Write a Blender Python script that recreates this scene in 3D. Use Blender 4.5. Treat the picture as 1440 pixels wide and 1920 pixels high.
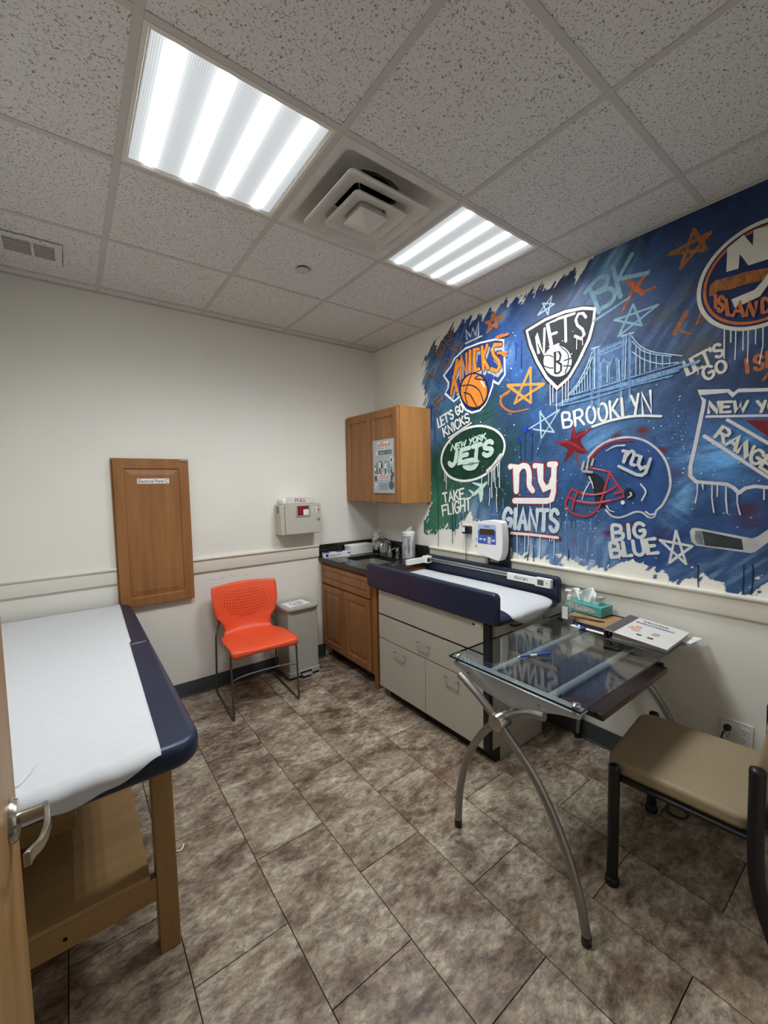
import bpy, bmesh, math, random
import numpy as np
from mathutils import Vector, Matrix
from mathutils.geometry import tessellate_polygon

for o in list(bpy.data.objects):
    bpy.data.objects.remove(o, do_unlink=True)
SC = bpy.context.scene
COL = SC.collection
random.seed(7)
RNG = np.random.default_rng(11)

# ------------------------------------------------------------------ camera
# pose solved from the ceiling grid (2 ft modules) and the 1 x 2 ft floor tiles;
# world: origin = floor corner of back wall (y=0) and mural wall (x=0), z up
F_PX = 777.28
CAM = (-2.34895, -3.20821, 1.52449)
RGT = (0.79574831, -0.60535262, -0.01824399)
DWN = (-0.05689259, -0.04472771, -0.99737789)
FWD = (0.60294931, 0.79469972, -0.07003208)
cd = bpy.data.cameras.new('camera')
cd.sensor_fit = 'HORIZONTAL'
cd.sensor_width = 36.0
cd.lens = F_PX * 36.0 / 1440.0
cd.clip_start = 0.02
cam = bpy.data.objects.new('camera', cd)
COL.objects.link(cam)
cam.matrix_world = Matrix(((RGT[0], -DWN[0], -FWD[0], CAM[0]),
                           (RGT[1], -DWN[1], -FWD[1], CAM[1]),
                           (RGT[2], -DWN[2], -FWD[2], CAM[2]),
                           (0, 0, 0, 1)))
SC.camera = cam

# ------------------------------------------------------------------ world, exposure
wd = bpy.data.worlds.new('world')
SC.world = wd
wd.use_nodes = True
wd.node_tree.nodes['Background'].inputs[0].default_value = (0.85, 0.90, 1.0, 1)
wd.node_tree.nodes['Background'].inputs[1].default_value = 0.08   # corridor light through the open door
SC.view_settings.view_transform = 'Standard'
SC.view_settings.look = 'None'
SC.view_settings.gamma = 1.0
SC.view_settings.use_curve_mapping = False
SC.view_settings.exposure = 0.38
LENS_PEAK = 150.0      # fluorescent tube brightness behind the ceiling lenses
CEIL = 2.739
SC.cycles.max_bounces = 7
SC.cycles.diffuse_bounces = 4
SC.cycles.transparent_max_bounces = 12
SC.cycles.caustics_refractive = False
SC.cycles.caustics_reflective = False

# ------------------------------------------------------------------ helpers
def lin(c):
    c = c / 255.0
    return c / 12.92 if c <= 0.04045 else ((c + 0.055) / 1.055) ** 2.4
def C(r, g, b):
    return (lin(r), lin(g), lin(b), 1.0)

MATS = {}
def M(name, col, rough=0.5, metal=0.0, var=0.06, vscale=9.0, bump=0.0, bscale=150.0, col2=None,
      stretch=(1, 1, 1), spec=0.5, coat=0.0, trans=0.0, ior=1.45, alpha=1.0, detail=4.0, rnd=False, sheen=0.0):
    if name in MATS:
        return MATS[name]
    m = bpy.data.materials.new(name)
    m.use_nodes = True
    nt = m.node_tree
    N = nt.nodes
    L = nt.links
    b = N['Principled BSDF']
    tc = N.new('ShaderNodeTexCoord')
    mp = N.new('ShaderNodeMapping')
    mp.inputs['Scale'].default_value = stretch
    L.new(tc.outputs['Object'], mp.inputs['Vector'])
    vec = mp.outputs['Vector']
    if rnd:
        oi = N.new('ShaderNodeObjectInfo')
        ml = N.new('ShaderNodeMath'); ml.operation = 'MULTIPLY'; ml.inputs[1].default_value = 37.0
        L.new(oi.outputs['Random'], ml.inputs[0])
        ad = N.new('ShaderNodeVectorMath'); ad.operation = 'ADD'
        L.new(vec, ad.inputs[0]); L.new(ml.outputs[0], ad.inputs[1])
        vec = ad.outputs[0]
    nz = N.new('ShaderNodeTexNoise')
    nz.inputs['Scale'].default_value = vscale
    nz.inputs['Detail'].default_value = detail
    L.new(vec, nz.inputs['Vector'])
    mx = N.new('ShaderNodeMix'); mx.data_type = 'RGBA'
    c2 = col2 if col2 else tuple(min(1.0, c * (1 + var)) for c in col[:3]) + (1,)
    c1 = col if col2 else tuple(c * (1 - var) for c in col[:3]) + (1,)
    mx.inputs[6].default_value = c1
    mx.inputs[7].default_value = c2
    rp = N.new('ShaderNodeMapRange')
    rp.inputs[1].default_value = 0.3; rp.inputs[2].default_value = 0.7
    L.new(nz.outputs[0], rp.inputs[0])
    L.new(rp.outputs[0], mx.inputs[0])
    L.new(mx.outputs[2], b.inputs['Base Color'])
    b.inputs['Roughness'].default_value = rough
    b.inputs['Metallic'].default_value = metal
    b.inputs['IOR'].default_value = ior
    b.inputs['Specular IOR Level'].default_value = spec
    b.inputs['Coat Weight'].default_value = coat
    b.inputs['Transmission Weight'].default_value = trans
    b.inputs['Alpha'].default_value = alpha
    if bump:
        n2 = N.new('ShaderNodeTexNoise'); n2.inputs['Scale'].default_value = bscale; n2.inputs['Detail'].default_value = 3
        L.new(vec, n2.inputs['Vector'])
        bp = N.new('ShaderNodeBump'); bp.inputs['Strength'].default_value = bump; bp.inputs['Distance'].default_value = 0.002
        L.new(n2.outputs[0], bp.inputs['Height'])
        L.new(bp.outputs[0], b.inputs['Normal'])
    MATS[name] = m
    return m

def ROOT(name, label, cat, loc=(0, 0, 0), rotz=0.0, group=None, kind=None):
    o = bpy.data.objects.new(name, None)
    o.empty_display_size = 0.05
    COL.objects.link(o)
    o.location = loc
    o.rotation_euler = (0, 0, rotz)
    tag(o, label, cat, group, kind)
    return o
def tag(o, label=None, cat=None, group=None, kind=None):
    if label: o['label'] = label
    if cat: o['category'] = cat
    if group: o['group'] = group
    if kind: o['kind'] = kind
    return o
def org(o):
    v = Vector((0, 0, 0))
    while o is not None:
        v += o.location
        o = o.parent
    return v

class G:
    """collects geometry in world coordinates (or local ones, build(local=True))"""
    def __init__(s):
        s.v = []; s.f = []
    def add(s, v, f):
        k = len(s.v)
        s.v += [tuple(p) for p in v]
        s.f += [tuple(i + k for i in q) for q in f]
        return s
    def box(s, x0, x1, y0, y1, z0, z1):
        x0, x1 = min(x0, x1), max(x0, x1); y0, y1 = min(y0, y1), max(y0, y1); z0, z1 = min(z0, z1), max(z0, z1)
        v = [(x0, y0, z0), (x1, y0, z0), (x1, y1, z0), (x0, y1, z0), (x0, y0, z1), (x1, y0, z1), (x1, y1, z1), (x0, y1, z1)]
        return s.add(v, [(0, 3, 2, 1), (4, 5, 6, 7), (0, 1, 5, 4), (1, 2, 6, 5), (2, 3, 7, 6), (3, 0, 4, 7)])
    def prism(s, poly, axis, c0, c1):
        """closed 2D polygon extruded along an axis; axis x: (y,z), y: (x,z), z: (x,y)"""
        n = len(poly)
        def p3(a, b, c):
            return {'x': (c, a, b), 'y': (a, c, b), 'z': (a, b, c)}[axis]
        v = [p3(a, b, c0) for a, b in poly] + [p3(a, b, c1) for a, b in poly]
        f = [(i, (i + 1) % n, n + (i + 1) % n, n + i) for i in range(n)]
        f += [tuple(range(n))[::-1], tuple(range(n, 2 * n))]
        return s.add(v, f)
    def ring(s, outer, inner, z0, z1):
        """slab between two closed loops with the same number of points (x,y)"""
        n = len(outer)
        v = [(a, b, z0) for a, b in outer] + [(a, b, z0) for a, b in inner] + [(a, b, z1) for a, b in outer] + [(a, b, z1) for a, b in inner]
        f = []
        for i in range(n):
            j = (i + 1) % n
            f += [(i, n + i, n + j, j), (2 * n + i, 2 * n + j, 3 * n + j, 3 * n + i), (i, j, 2 * n + j, 2 * n + i), (n + i, 3 * n + i, 3 * n + j, n + j)]
        return s.add(v, f)
    def tube(s, pts, r, n=10, caps=True, closed=False):
        P = [Vector(p) for p in pts]
        m = len(P)
        R = r if isinstance(r, (list, tuple)) else [r] * m
        def tan(i):
            if closed:
                return (P[(i + 1) % m] - P[i - 1]).normalized()
            a = P[max(0, i - 1)]; b = P[min(m - 1, i + 1)]
            return (b - a).normalized()
        t = tan(0)
        u = t.orthogonal().normalized()
        v = []; f = []
        for i in range(m):
            t2 = tan(i)
            u = (u - t2 * u.dot(t2)).normalized()
            w = t2.cross(u)
            for k in range(n):
                a = 2 * math.pi * k / n
                v.append(P[i] + (u * math.cos(a) + w * math.sin(a)) * R[i])
        for i in range(m if closed else m - 1):
            j = (i + 1) % m
            for k in range(n):
                f.append((i * n + k, i * n + (k + 1) % n, j * n + (k + 1) % n, j * n + k))
        if caps and not closed:
            f += [tuple(range(n))[::-1], tuple(range((m - 1) * n, m * n))]
        return s.add(v, f)
    def lathe(s, c, prof, n=24, axis='z', caps=True):
        v = []; f = []
        for r, h in prof:
            for k in range(n):
                a = 2 * math.pi * k / n
                x, y = r * math.cos(a), r * math.sin(a)
                v.append({'z': (c[0] + x, c[1] + y, c[2] + h), 'x': (c[0] + h, c[1] + x, c[2] + y), 'y': (c[0] + x, c[1] + h, c[2] + y)}[axis])
        for i in range(len(prof) - 1):
            for k in range(n):
                f.append((i * n + k, i * n + (k + 1) % n, (i + 1) * n + (k + 1) % n, (i + 1) * n + k))
        if caps:
            if prof[0][0] > 1e-5: f.append(tuple(range(n))[::-1])
            if prof[-1][0] > 1e-5: f.append(tuple(range((len(prof) - 1) * n, len(prof) * n)))
        return s.add(v, f)
    def grid(s, fn, nu, nv):
        v = [fn(i / nu, j / nv) for i in range(nu + 1) for j in range(nv + 1)]
        f = [(i * (nv + 1) + j, (i + 1) * (nv + 1) + j, (i + 1) * (nv + 1) + j + 1, i * (nv + 1) + j + 1) for i in range(nu) for j in range(nv)]
        return s.add(v, f)
    def ball(s, c, rx, ry, rz, nu=16, nv=10):
        return s.grid(lambda u, w: (c[0] + rx * math.cos(2 * math.pi * u) * math.sin(math.pi * w), c[1] + ry * math.sin(2 * math.pi * u) * math.sin(math.pi * w), c[2] - rz * math.cos(math.pi * w)), nu, nv)
    def nested(s, a0, a1, b0, b1, loops, mp):
        """nested rectangles (inset, depth) joined into a moulded panel; mp(a,b,c) -> xyz"""
        v = []; f = []
        for ins, d in loops:
            v += [mp(a0 + ins, b0 + ins, d), mp(a1 - ins, b0 + ins, d), mp(a1 - ins, b1 - ins, d), mp(a0 + ins, b1 - ins, d)]
        for i in range(len(loops) - 1):
            for k in range(4):
                f.append((i * 4 + k, i * 4 + (k + 1) % 4, i * 4 + 4 + (k + 1) % 4, i * 4 + 4 + k))
        n = len(loops)
        f += [(0, 3, 2, 1), (4 * n - 4, 4 * n - 3, 4 * n - 2, 4 * n - 1)]
        return s.add(v, f)
    def build(s, name, mat, parent=None, local=False, bevel=0.0, seg=2, smooth=True, angle=40, solid=0.0, sub=0, label=None, cat=None, group=None, kind=None, base=None, fixn=True):
        sh = Vector((0, 0, 0)) if local or parent is None else org(parent)
        if base is not None: sh = Vector(base)
        me = bpy.data.meshes.new(name)
        me.from_pydata([(p[0] - sh.x, p[1] - sh.y, p[2] - sh.z) for p in s.v], [], s.f)
        if fixn:
            bm = bmesh.new(); bm.from_mesh(me)
            bmesh.ops.remove_doubles(bm, verts=bm.verts, dist=1e-6)
            bmesh.ops.recalc_face_normals(bm, faces=bm.faces)
            bm.to_mesh(me); bm.free()
        if mat is not None: me.materials.append(mat)
        if smooth:
            me.shade_smooth()
            me.set_sharp_from_angle(angle=math.radians(angle))
        o = bpy.data.objects.new(name, me)
        COL.objects.link(o)
        if base is not None: o.location = base
        if parent is not None: o.parent = parent
        if solid:
            md = o.modifiers.new('solid', 'SOLIDIFY'); md.thickness = solid; md.offset = 0
        if bevel:
            md = o.modifiers.new('bevel', 'BEVEL'); md.width = bevel; md.segments = seg; md.limit_method = 'ANGLE'; md.angle_limit = math.radians(40)
            md.harden_normals = False
        if sub:
            md = o.modifiers.new('sub', 'SUBSURF'); md.levels = sub; md.render_levels = sub
        tag(o, label, cat, group, kind)
        return o

def BOX(name, mat, dims, parent=None, bevel=0.002, **k):
    return G().box(*dims).build(name, mat, parent, bevel=bevel, **k)
def rrect(x0, x1, y0, y1, r, n=5):
    p = []
    for cx, cy, a0 in ((x1 - r, y1 - r, 0), (x0 + r, y1 - r, 90), (x0 + r, y0 + r, 180), (x1 - r, y0 + r, 270)):
        for k in range(n + 1):
            a = math.radians(a0 + 90 * k / n)
            p.append((cx + r * math.cos(a), cy + r * math.sin(a)))
    return p
def bez(pts, n=8):
    """Catmull-Rom through the points"""
    P = [Vector(p) for p in pts]
    out = []
    for i in range(len(P) - 1):
        a = P[i - 1] if i else P[0] * 2 - P[1]
        b, c = P[i], P[i + 1]
        d = P[i + 2] if i + 2 < len(P) else P[-1] * 2 - P[-2]
        for k in range(n):
            t = k / n
            out.append(0.5 * ((2 * b) + (c - a) * t + (2 * a - 5 * b + 4 * c - d) * t * t + (3 * b - a - 3 * c + d) * t ** 3))
    out.append(P[-1])
    return out

_tcache = {}
def text_geo(s, bold=0.0, shear=0.0):
    key = (s, bold, shear)
    if key in _tcache: return _tcache[key]
    cu = bpy.data.curves.new('t', 'FONT')
    cu.body = s
    cu.offset = bold
    cu.shear = shear
    cu.resolution_u = 3
    o = bpy.data.objects.new('t', cu)
    COL.objects.link(o)
    bpy.context.view_layer.update()
    me = o.to_mesh()
    v = np.array([tuple(p.co) for p in me.vertices]); f = [tuple(p.vertices) for p in me.polygons]
    o.to_mesh_clear()
    bpy.data.objects.remove(o, do_unlink=True)
    bpy.data.curves.remove(cu)
    mn = v.min(0); mx = v.max(0)
    v = (v - mn) / np.maximum(mx - mn, 1e-6)
    _tcache[key] = (v, f)
    return v, f
def put_text(g, s, TL, TR, BR, BL, bold=0.0, shear=0.0):
    v, f = text_geo(s, bold, shear)
    TL, TR, BR, BL = [Vector(p) for p in (TL, TR, BR, BL)]
    pts = [(BL * (1 - a) + BR * a) * (1 - b) + (TL * (1 - a) + TR * a) * b for a, b in v[:, :2]]
    return g.add(pts, f)
def quad(g, TL, TR, BR, BL):
    return g.add([TL, TR, BR, BL], [(0, 1, 2, 3)])
def copy_tree(o, parent=None):
    c = o.copy()
    COL.objects.link(c)
    c.parent = parent
    for ch in list(o.children):
        copy_tree(ch, c)
    return c

# ------------------------------------------------------------------ materials
m_wall = M('wall_paint', C(231, 228, 219), 0.7, var=0.015, vscale=3, bump=0.08, bscale=220, spec=0.25)
m_trim = M('trim_paint', C(226, 221, 208), 0.45, var=0.01, spec=0.4)
m_base = M('vinyl_base', C(68, 72, 74), 0.45, var=0.06, spec=0.4)
m_white = M('white_plastic', C(232, 232, 228), 0.35, var=0.01)
m_black = M('black_plastic', C(18, 18, 20), 0.4, var=0.1)
m_dark = M('dark_hole', C(12, 12, 13), 0.8, var=0.1)
m_chrome = M('chrome', C(215, 216, 218), 0.12, 1.0, var=0.02)
m_steel = M('brushed_steel', C(196, 196, 192), 0.34, 0.9, var=0.06, vscale=60, stretch=(1, 1, 12))
m_nickel = M('satin_nickel', C(190, 184, 172), 0.24, 1.0, var=0.03)
m_silver = M('silver_paint', C(186, 190, 191), 0.3, 0.6, var=0.03)
m_paper = M('paper', C(206, 208, 211), 0.85, var=0.02, vscale=40, bump=0.1, bscale=90, spec=0.2)
m_note = M('note_paper', C(232, 232, 230), 0.8, var=0.015, vscale=40, spec=0.2)
m_navy = M('navy_vinyl', C(33, 42, 65), 0.38, var=0.10, vscale=5, bump=0.05, bscale=300, spec=0.5)
m_lam = M('cream_laminate', C(186, 181, 169), 0.45, var=0.02, vscale=6, spec=0.35)
m_beige = M('beige_metal', C(190, 186, 172), 0.4, var=0.015)
m_canm = M('grey_metal', C(168, 165, 155), 0.42, var=0.02)
m_wood = M('maple_honey', C(134, 90, 52), 0.42, col2=C(160, 111, 68), vscale=3.2, stretch=(6, 6, 0.55), detail=6, spec=0.4, bump=0.04, bscale=60)
m_wood2 = M('maple_honey_light', C(156, 107, 58), 0.4, col2=C(178, 127, 74), vscale=3.0, stretch=(6, 6, 0.5), detail=6, spec=0.4)
m_pine = M('pale_birch', C(156, 122, 76), 0.45, col2=C(178, 144, 96), vscale=3.0, stretch=(7, 7, 0.5), detail=6, spec=0.35)
m_pineh = M('pale_birch_across', C(156, 122, 76), 0.45, col2=C(178, 144, 96), vscale=3.0, stretch=(0.6, 7, 7), detail=6, spec=0.35)
m_ply = M('plywood', C(172, 138, 92), 0.5, col2=C(186, 152, 106), vscale=3.0, stretch=(0.7, 8, 8), detail=5, spec=0.3)
m_espresso = M('espresso_wood', C(38, 24, 22), 0.3, col2=C(52, 34, 31), vscale=3, stretch=(0.6, 8, 8), spec=0.5)
m_granite = M('black_granite', C(17, 16, 16), 0.1, col2=C(46, 42, 39), vscale=150, detail=3, spec=0.5)
m_orange = M('orange_plastic', C(238, 88, 50), 0.42, var=0.03, bump=0.03, bscale=400)
m_ink = M('black_ink', C(30, 30, 32), 0.7, var=0.05)
m_red = M('red_ink', C(190, 40, 44), 0.6, var=0.05)
m_blue = M('blue_plastic', C(48, 84, 178), 0.35, var=0.05)
m_tan = M('tan_vinyl', C(150, 133, 106), 0.5, var=0.03, vscale=6, bump=0.05, bscale=350, spec=0.4)
m_blackm = M('black_powdercoat', C(16, 15, 16), 0.45, var=0.15, bump=0.05, bscale=500)

def glass_mat(name, tint, ior=1.5, rough=0.0, frost=0.0):
    m = bpy.data.materials.new(name); m.use_nodes = True
    nt = m.node_tree; N = nt.nodes; L = nt.links
    N.remove(N['Principled BSDF'])
    tr = N.new('ShaderNodeBsdfTransparent')
    nz = N.new('ShaderNodeTexNoise'); nz.inputs['Scale'].default_value = 6
    tc = N.new('ShaderNodeTexCoord'); L.new(tc.outputs['Object'], nz.inputs['Vector'])
    mx = N.new('ShaderNodeMix'); mx.data_type = 'RGBA'
    mx.inputs[6].default_value = tint; mx.inputs[7].default_value = tuple(min(1, c * 1.01) for c in tint[:3]) + (1,)
    L.new(nz.outputs[0], mx.inputs[0]); L.new(mx.outputs[2], tr.inputs[0])
    gl = N.new('ShaderNodeBsdfGlossy'); gl.inputs['Roughness'].default_value = rough
    # Schlick reflectance of a thin sheet, the same from both faces
    ge = N.new('ShaderNodeNewGeometry')
    dt = N.new('ShaderNodeVectorMath'); dt.operation = 'DOT_PRODUCT'
    L.new(ge.outputs['Normal'], dt.inputs[0]); L.new(ge.outputs['Incoming'], dt.inputs[1])
    def mth(op, a, b):
        n = N.new('ShaderNodeMath'); n.operation = op
        for k, q in enumerate((a, b)):
            if isinstance(q, (int, float)): n.inputs[k].default_value = q
            else: L.new(q, n.inputs[k])
        return n.outputs[0]
    ab = N.new('ShaderNodeMath'); ab.operation = 'ABSOLUTE'; L.new(dt.outputs['Value'], ab.inputs[0])
    pw = mth('POWER', mth('SUBTRACT', 1.0, ab.outputs[0]), 5.0)
    f0 = ((ior - 1) / (ior + 1)) ** 2
    fr = mth('ADD', mth('MULTIPLY', pw, 1 - f0), f0)
    ms = N.new('ShaderNodeMixShader')
    L.new(fr, ms.inputs[0])
    src = tr.outputs[0]
    if frost:
        df = N.new('ShaderNodeBsdfDiffuse'); df.inputs[0].default_value = (0.8, 0.82, 0.82, 1)
        m2 = N.new('ShaderNodeMixShader'); m2.inputs[0].default_value = frost
        L.new(tr.outputs[0], m2.inputs[1]); L.new(df.outputs[0], m2.inputs[2]); src = m2.outputs[0]
    L.new(src, ms.inputs[1]); L.new(gl.outputs[0], ms.inputs[2])
    L.new(ms.outputs[0], N['Material Output'].inputs[0])
    return m
m_glass = glass_mat('clear_glass', (0.93, 0.96, 0.955, 1), 1.62)
m_frost = glass_mat('frosted_plastic', (0.9, 0.9, 0.9, 1), 1.45, 0.1, 0.45)
m_clear = glass_mat('clear_plastic', (0.975, 0.98, 0.98, 1), 1.4, 0.03, 0.05)

def floor_mat():
    m = bpy.data.materials.new('slate_vinyl'); m.use_nodes = True
    nt = m.node_tree; N = nt.nodes; L = nt.links; b = N['Principled BSDF']
    tc = N.new('ShaderNodeTexCoord'); oi = N.new('ShaderNodeObjectInfo')
    ml = N.new('ShaderNodeVectorMath'); ml.operation = 'SCALE'; ml.inputs[0].default_value = (17, 29, 43)
    L.new(oi.outputs['Random'], ml.inputs['Scale'])
    ad = N.new('ShaderNodeVectorMath'); L.new(tc.outputs['Object'], ad.inputs[0]); L.new(ml.outputs[0], ad.inputs[1])
    def noise(sc, det, rough, dist, st=(1, 1, 1), rot=0.5):
        mp = N.new('ShaderNodeMapping'); mp.inputs['Scale'].default_value = st; mp.inputs['Rotation'].default_value = (0, 0, rot)
        L.new(ad.outputs[0], mp.inputs['Vector'])
        n = N.new('ShaderNodeTexNoise'); n.inputs['Scale'].default_value = sc; n.inputs['Detail'].default_value = det
        n.inputs['Roughness'].default_value = rough; n.inputs['Distortion'].default_value = dist
        L.new(mp.outputs[0], n.inputs['Vector']); return n
    n1 = noise(4.2, 12, 0.72, 0.30, (1, 1.7, 1), 0.55)
    r1 = N.new('ShaderNodeValToRGB'); L.new(n1.outputs[0], r1.inputs[0])
    e = r1.color_ramp.elements
    e[0].position = 0.33; e[0].color = C(86, 70, 59)
    e[1].position = 0.68; e[1].color = C(206, 199, 187)
    for p, c in ((0.41, C(118, 102, 90)), (0.475, C(146, 132, 119)), (0.53, C(164, 153, 140)), (0.60, C(178, 170, 157))):
        q = e.new(p); q.color = c
    n2 = noise(22, 12, 0.80, 0.35, (1, 1.8, 1), 0.7)
    r2 = N.new('ShaderNodeValToRGB'); L.new(n2.outputs[0], r2.inputs[0])
    r2.color_ramp.elements[0].position = 0.38; r2.color_ramp.elements[0].color = C(74, 62, 54)
    r2.color_ramp.elements[1].position = 0.63; r2.color_ramp.elements[1].color = C(232, 226, 214)
    mx = N.new('ShaderNodeMix'); mx.data_type = 'RGBA'; mx.blend_type = 'OVERLAY'; mx.inputs[0].default_value = 0.72
    L.new(r1.outputs[0], mx.inputs[6]); L.new(r2.outputs[0], mx.inputs[7])
    n3 = noise(3.2, 3, 0.5, 0.3)
    r3 = N.new('ShaderNodeMapRange'); r3.inputs[1].default_value = 0.52; r3.inputs[2].default_value = 0.75; r3.inputs[4].default_value = 0.35
    L.new(n3.outputs[0], r3.inputs[0])
    m3 = N.new('ShaderNodeMix'); m3.data_type = 'RGBA'; m3.inputs[7].default_value = C(128, 98, 72)
    L.new(r3.outputs[0], m3.inputs[0]); L.new(mx.outputs[2], m3.inputs[6])
    L.new(m3.outputs[2], b.inputs['Base Color'])
    b.inputs['Roughness'].default_value = 0.42
    b.inputs['Specular IOR Level'].default_value = 0.4
    bp = N.new('ShaderNodeBump'); bp.inputs['Strength'].default_value = 0.12; bp.inputs['Distance'].default_value = 0.002
    L.new(n2.outputs[0], bp.inputs['Height']); L.new(bp.outputs[0], b.inputs['Normal'])
    return m
m_floor = floor_mat()

def ceil_mat():
    m = bpy.data.materials.new('acoustic_tile'); m.use_nodes = True
    nt = m.node_tree; N = nt.nodes; L = nt.links; b = N['Principled BSDF']
    tc = N.new('ShaderNodeTexCoord'); oi = N.new('ShaderNodeObjectInfo')
    ml = N.new('ShaderNodeVectorMath'); ml.operation = 'SCALE'; ml.inputs[0].default_value = (13, 31, 47)
    L.new(oi.outputs['Random'], ml.inputs['Scale'])
    ad = N.new('ShaderNodeVectorMath'); L.new(tc.outputs['Object'], ad.inputs[0]); L.new(ml.outputs[0], ad.inputs[1])
    n = N.new('ShaderNodeTexNoise'); n.inputs['Scale'].default_value = 150; n.inputs['Detail'].default_value = 2.0; n.inputs['Distortion'].default_value = 0.9
    L.new(ad.outputs[0], n.inputs['Vector'])
    r = N.new('ShaderNodeMapRange'); r.inputs[1].default_value = 0.575; r.inputs[2].default_value = 0.65
    L.new(n.outputs[0], r.inputs[0])
    mx = N.new('ShaderNodeMix'); mx.data_type = 'RGBA'
    mx.inputs[6].default_value = C(217, 214, 210); mx.inputs[7].default_value = C(134, 130, 125)
    L.new(r.outputs[0], mx.inputs[0]); L.new(mx.outputs[2], b.inputs['Base Color'])
    b.inputs['Roughness'].default_value = 0.9; b.inputs['Specular IOR Level'].default_value = 0.1
    bp = N.new('ShaderNodeBump'); bp.inputs['Strength'].default_value = 0.35; bp.inputs['Distance'].default_value = 0.003; bp.invert = True
    L.new(n.outputs[0], bp.inputs['Height']); L.new(bp.outputs[0], b.inputs['Normal'])
    return m
m_ctile = ceil_mat()
m_cbar = M('ceiling_bar_paint', C(190, 186, 181), 0.6, var=0.02, spec=0.3)

def lens_mat():
    m = bpy.data.materials.new('prismatic_lens_lit'); m.use_nodes = True
    nt = m.node_tree; N = nt.nodes; L = nt.links
    N.remove(N['Principled BSDF'])
    tc = N.new('ShaderNodeTexCoord'); sx = N.new('ShaderNodeSeparateXYZ'); L.new(tc.outputs['Object'], sx.inputs[0])
    def math_(op, a, b=None, c=None):
        n = N.new('ShaderNodeMath'); n.operation = op
        for k, q in enumerate((a, b, c)):
            if q is None: continue
            if isinstance(q, (int, float)): n.inputs[k].default_value = q
            else: L.new(q, n.inputs[k])
        return n.outputs[0]
    ph = math_('MULTIPLY', sx.outputs[0], 2 * math.pi / 0.138)
    cs = math_('COSINE', math_('ADD', ph, math.pi))            # four tubes at +-0.069, +-0.207
    c01 = math_('MULTIPLY_ADD', cs, 0.5, 0.5)
    s = math_('POWER', c01, 13.0)          # the tube itself
    sp = math_('MULTIPLY', math_('POWER', c01, 1.6), 0.42)   # light spread by the prisms beside it
    ay = math_('ABSOLUTE', sx.outputs[1])
    en = N.new('ShaderNodeMapRange'); en.interpolation_type = 'SMOOTHSTEP'
    en.inputs[1].default_value = 0.275; en.inputs[2].default_value = 0.225; en.inputs[3].default_value = 0.0; en.inputs[4].default_value = 1.0
    L.new(ay, en.inputs[0])
    ck = N.new('ShaderNodeTexChecker'); ck.inputs['Scale'].default_value = 210
    mp = N.new('ShaderNodeMapping'); mp.inputs['Rotation'].default_value = (0, 0, math.pi / 4)
    L.new(tc.outputs['Object'], mp.inputs[0]); L.new(mp.outputs[0], ck.inputs[0])
    prism = math_('MULTIPLY_ADD', ck.outputs['Fac'], 0.30, 0.85)
    st = math_('ADD', math_('MULTIPLY', math_('MULTIPLY', s, en.outputs[0]), LENS_PEAK), math_('ADD', sp, 0.50))
    st = math_('MULTIPLY', st, prism)
    # photometric distribution of a prismatic lens: full output below, cut off toward the horizon
    ge = N.new('ShaderNodeNewGeometry'); dt = N.new('ShaderNodeVectorMath'); dt.operation = 'DOT_PRODUCT'
    L.new(ge.outputs['Normal'], dt.inputs[0]); L.new(ge.outputs['Incoming'], dt.inputs[1])
    co = N.new('ShaderNodeMapRange'); co.interpolation_type = 'SMOOTHSTEP'
    co.inputs[1].default_value = 0.10; co.inputs[2].default_value = 0.62; co.inputs[3].default_value = 0.22; co.inputs[4].default_value = 1.0
    L.new(dt.outputs['Value'], co.inputs[0])
    st = math_('MULTIPLY', st, co.outputs[0])
    em = N.new('ShaderNodeEmission'); em.inputs[0].default_value = (0.955, 1.0, 1.02, 1)
    L.new(st, em.inputs[1])
    L.new(em.outputs[0], N['Material Output'].inputs[0])
    return m
m_lens = lens_mat()
# ================================================================== ROOM
XL, YF = -2.80, -3.16
m_slab = M('grout', C(58, 50, 44), 0.8, var=0.1)
floor = BOX('floor', m_slab, (XL - 0.1, 0.1, YF - 0.6, 0.1, -0.08, -0.005), bevel=0, kind='structure', label='brown slate-look vinyl tile floor')
W, T_ = 0.3048, 0.6096
tile_me = {}
for i in range(-3, 8):
    for j2 in range(-5, 9):
        # stagger: columns alternate by half a tile
        par = i % 2
        if (j2 - par) % 2: continue
        x0 = -2.130 + W * i; x1 = x0 + W
        y0 = -1.921 + W * j2; y1 = y0 + T_
        g = 0.0017
        a0, a1 = max(x0 + g, XL), min(x1 - g, 0.0)
        b0, b1 = max(y0 + g, YF - 0.55), min(y1 - g, 0.0)
        if a1 - a0 < 0.01 or b1 - b0 < 0.01: continue
        key = (round(a1 - a0, 4), round(b1 - b0, 4))
        o = None
        if key in tile_me:
            o = bpy.data.objects.new('floor_tile', tile_me[key]); COL.objects.link(o); o.parent = floor
        else:
            o = G().box(-(a1 - a0) / 2, (a1 - a0) / 2, -(b1 - b0) / 2, (b1 - b0) / 2, -0.005, 0.0).build('floor_tile', m_floor, floor, local=True, smooth=False)
            tile_me[key] = o.data
        o.location = ((a0 + a1) / 2, (b0 + b1) / 2, 0)

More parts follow.
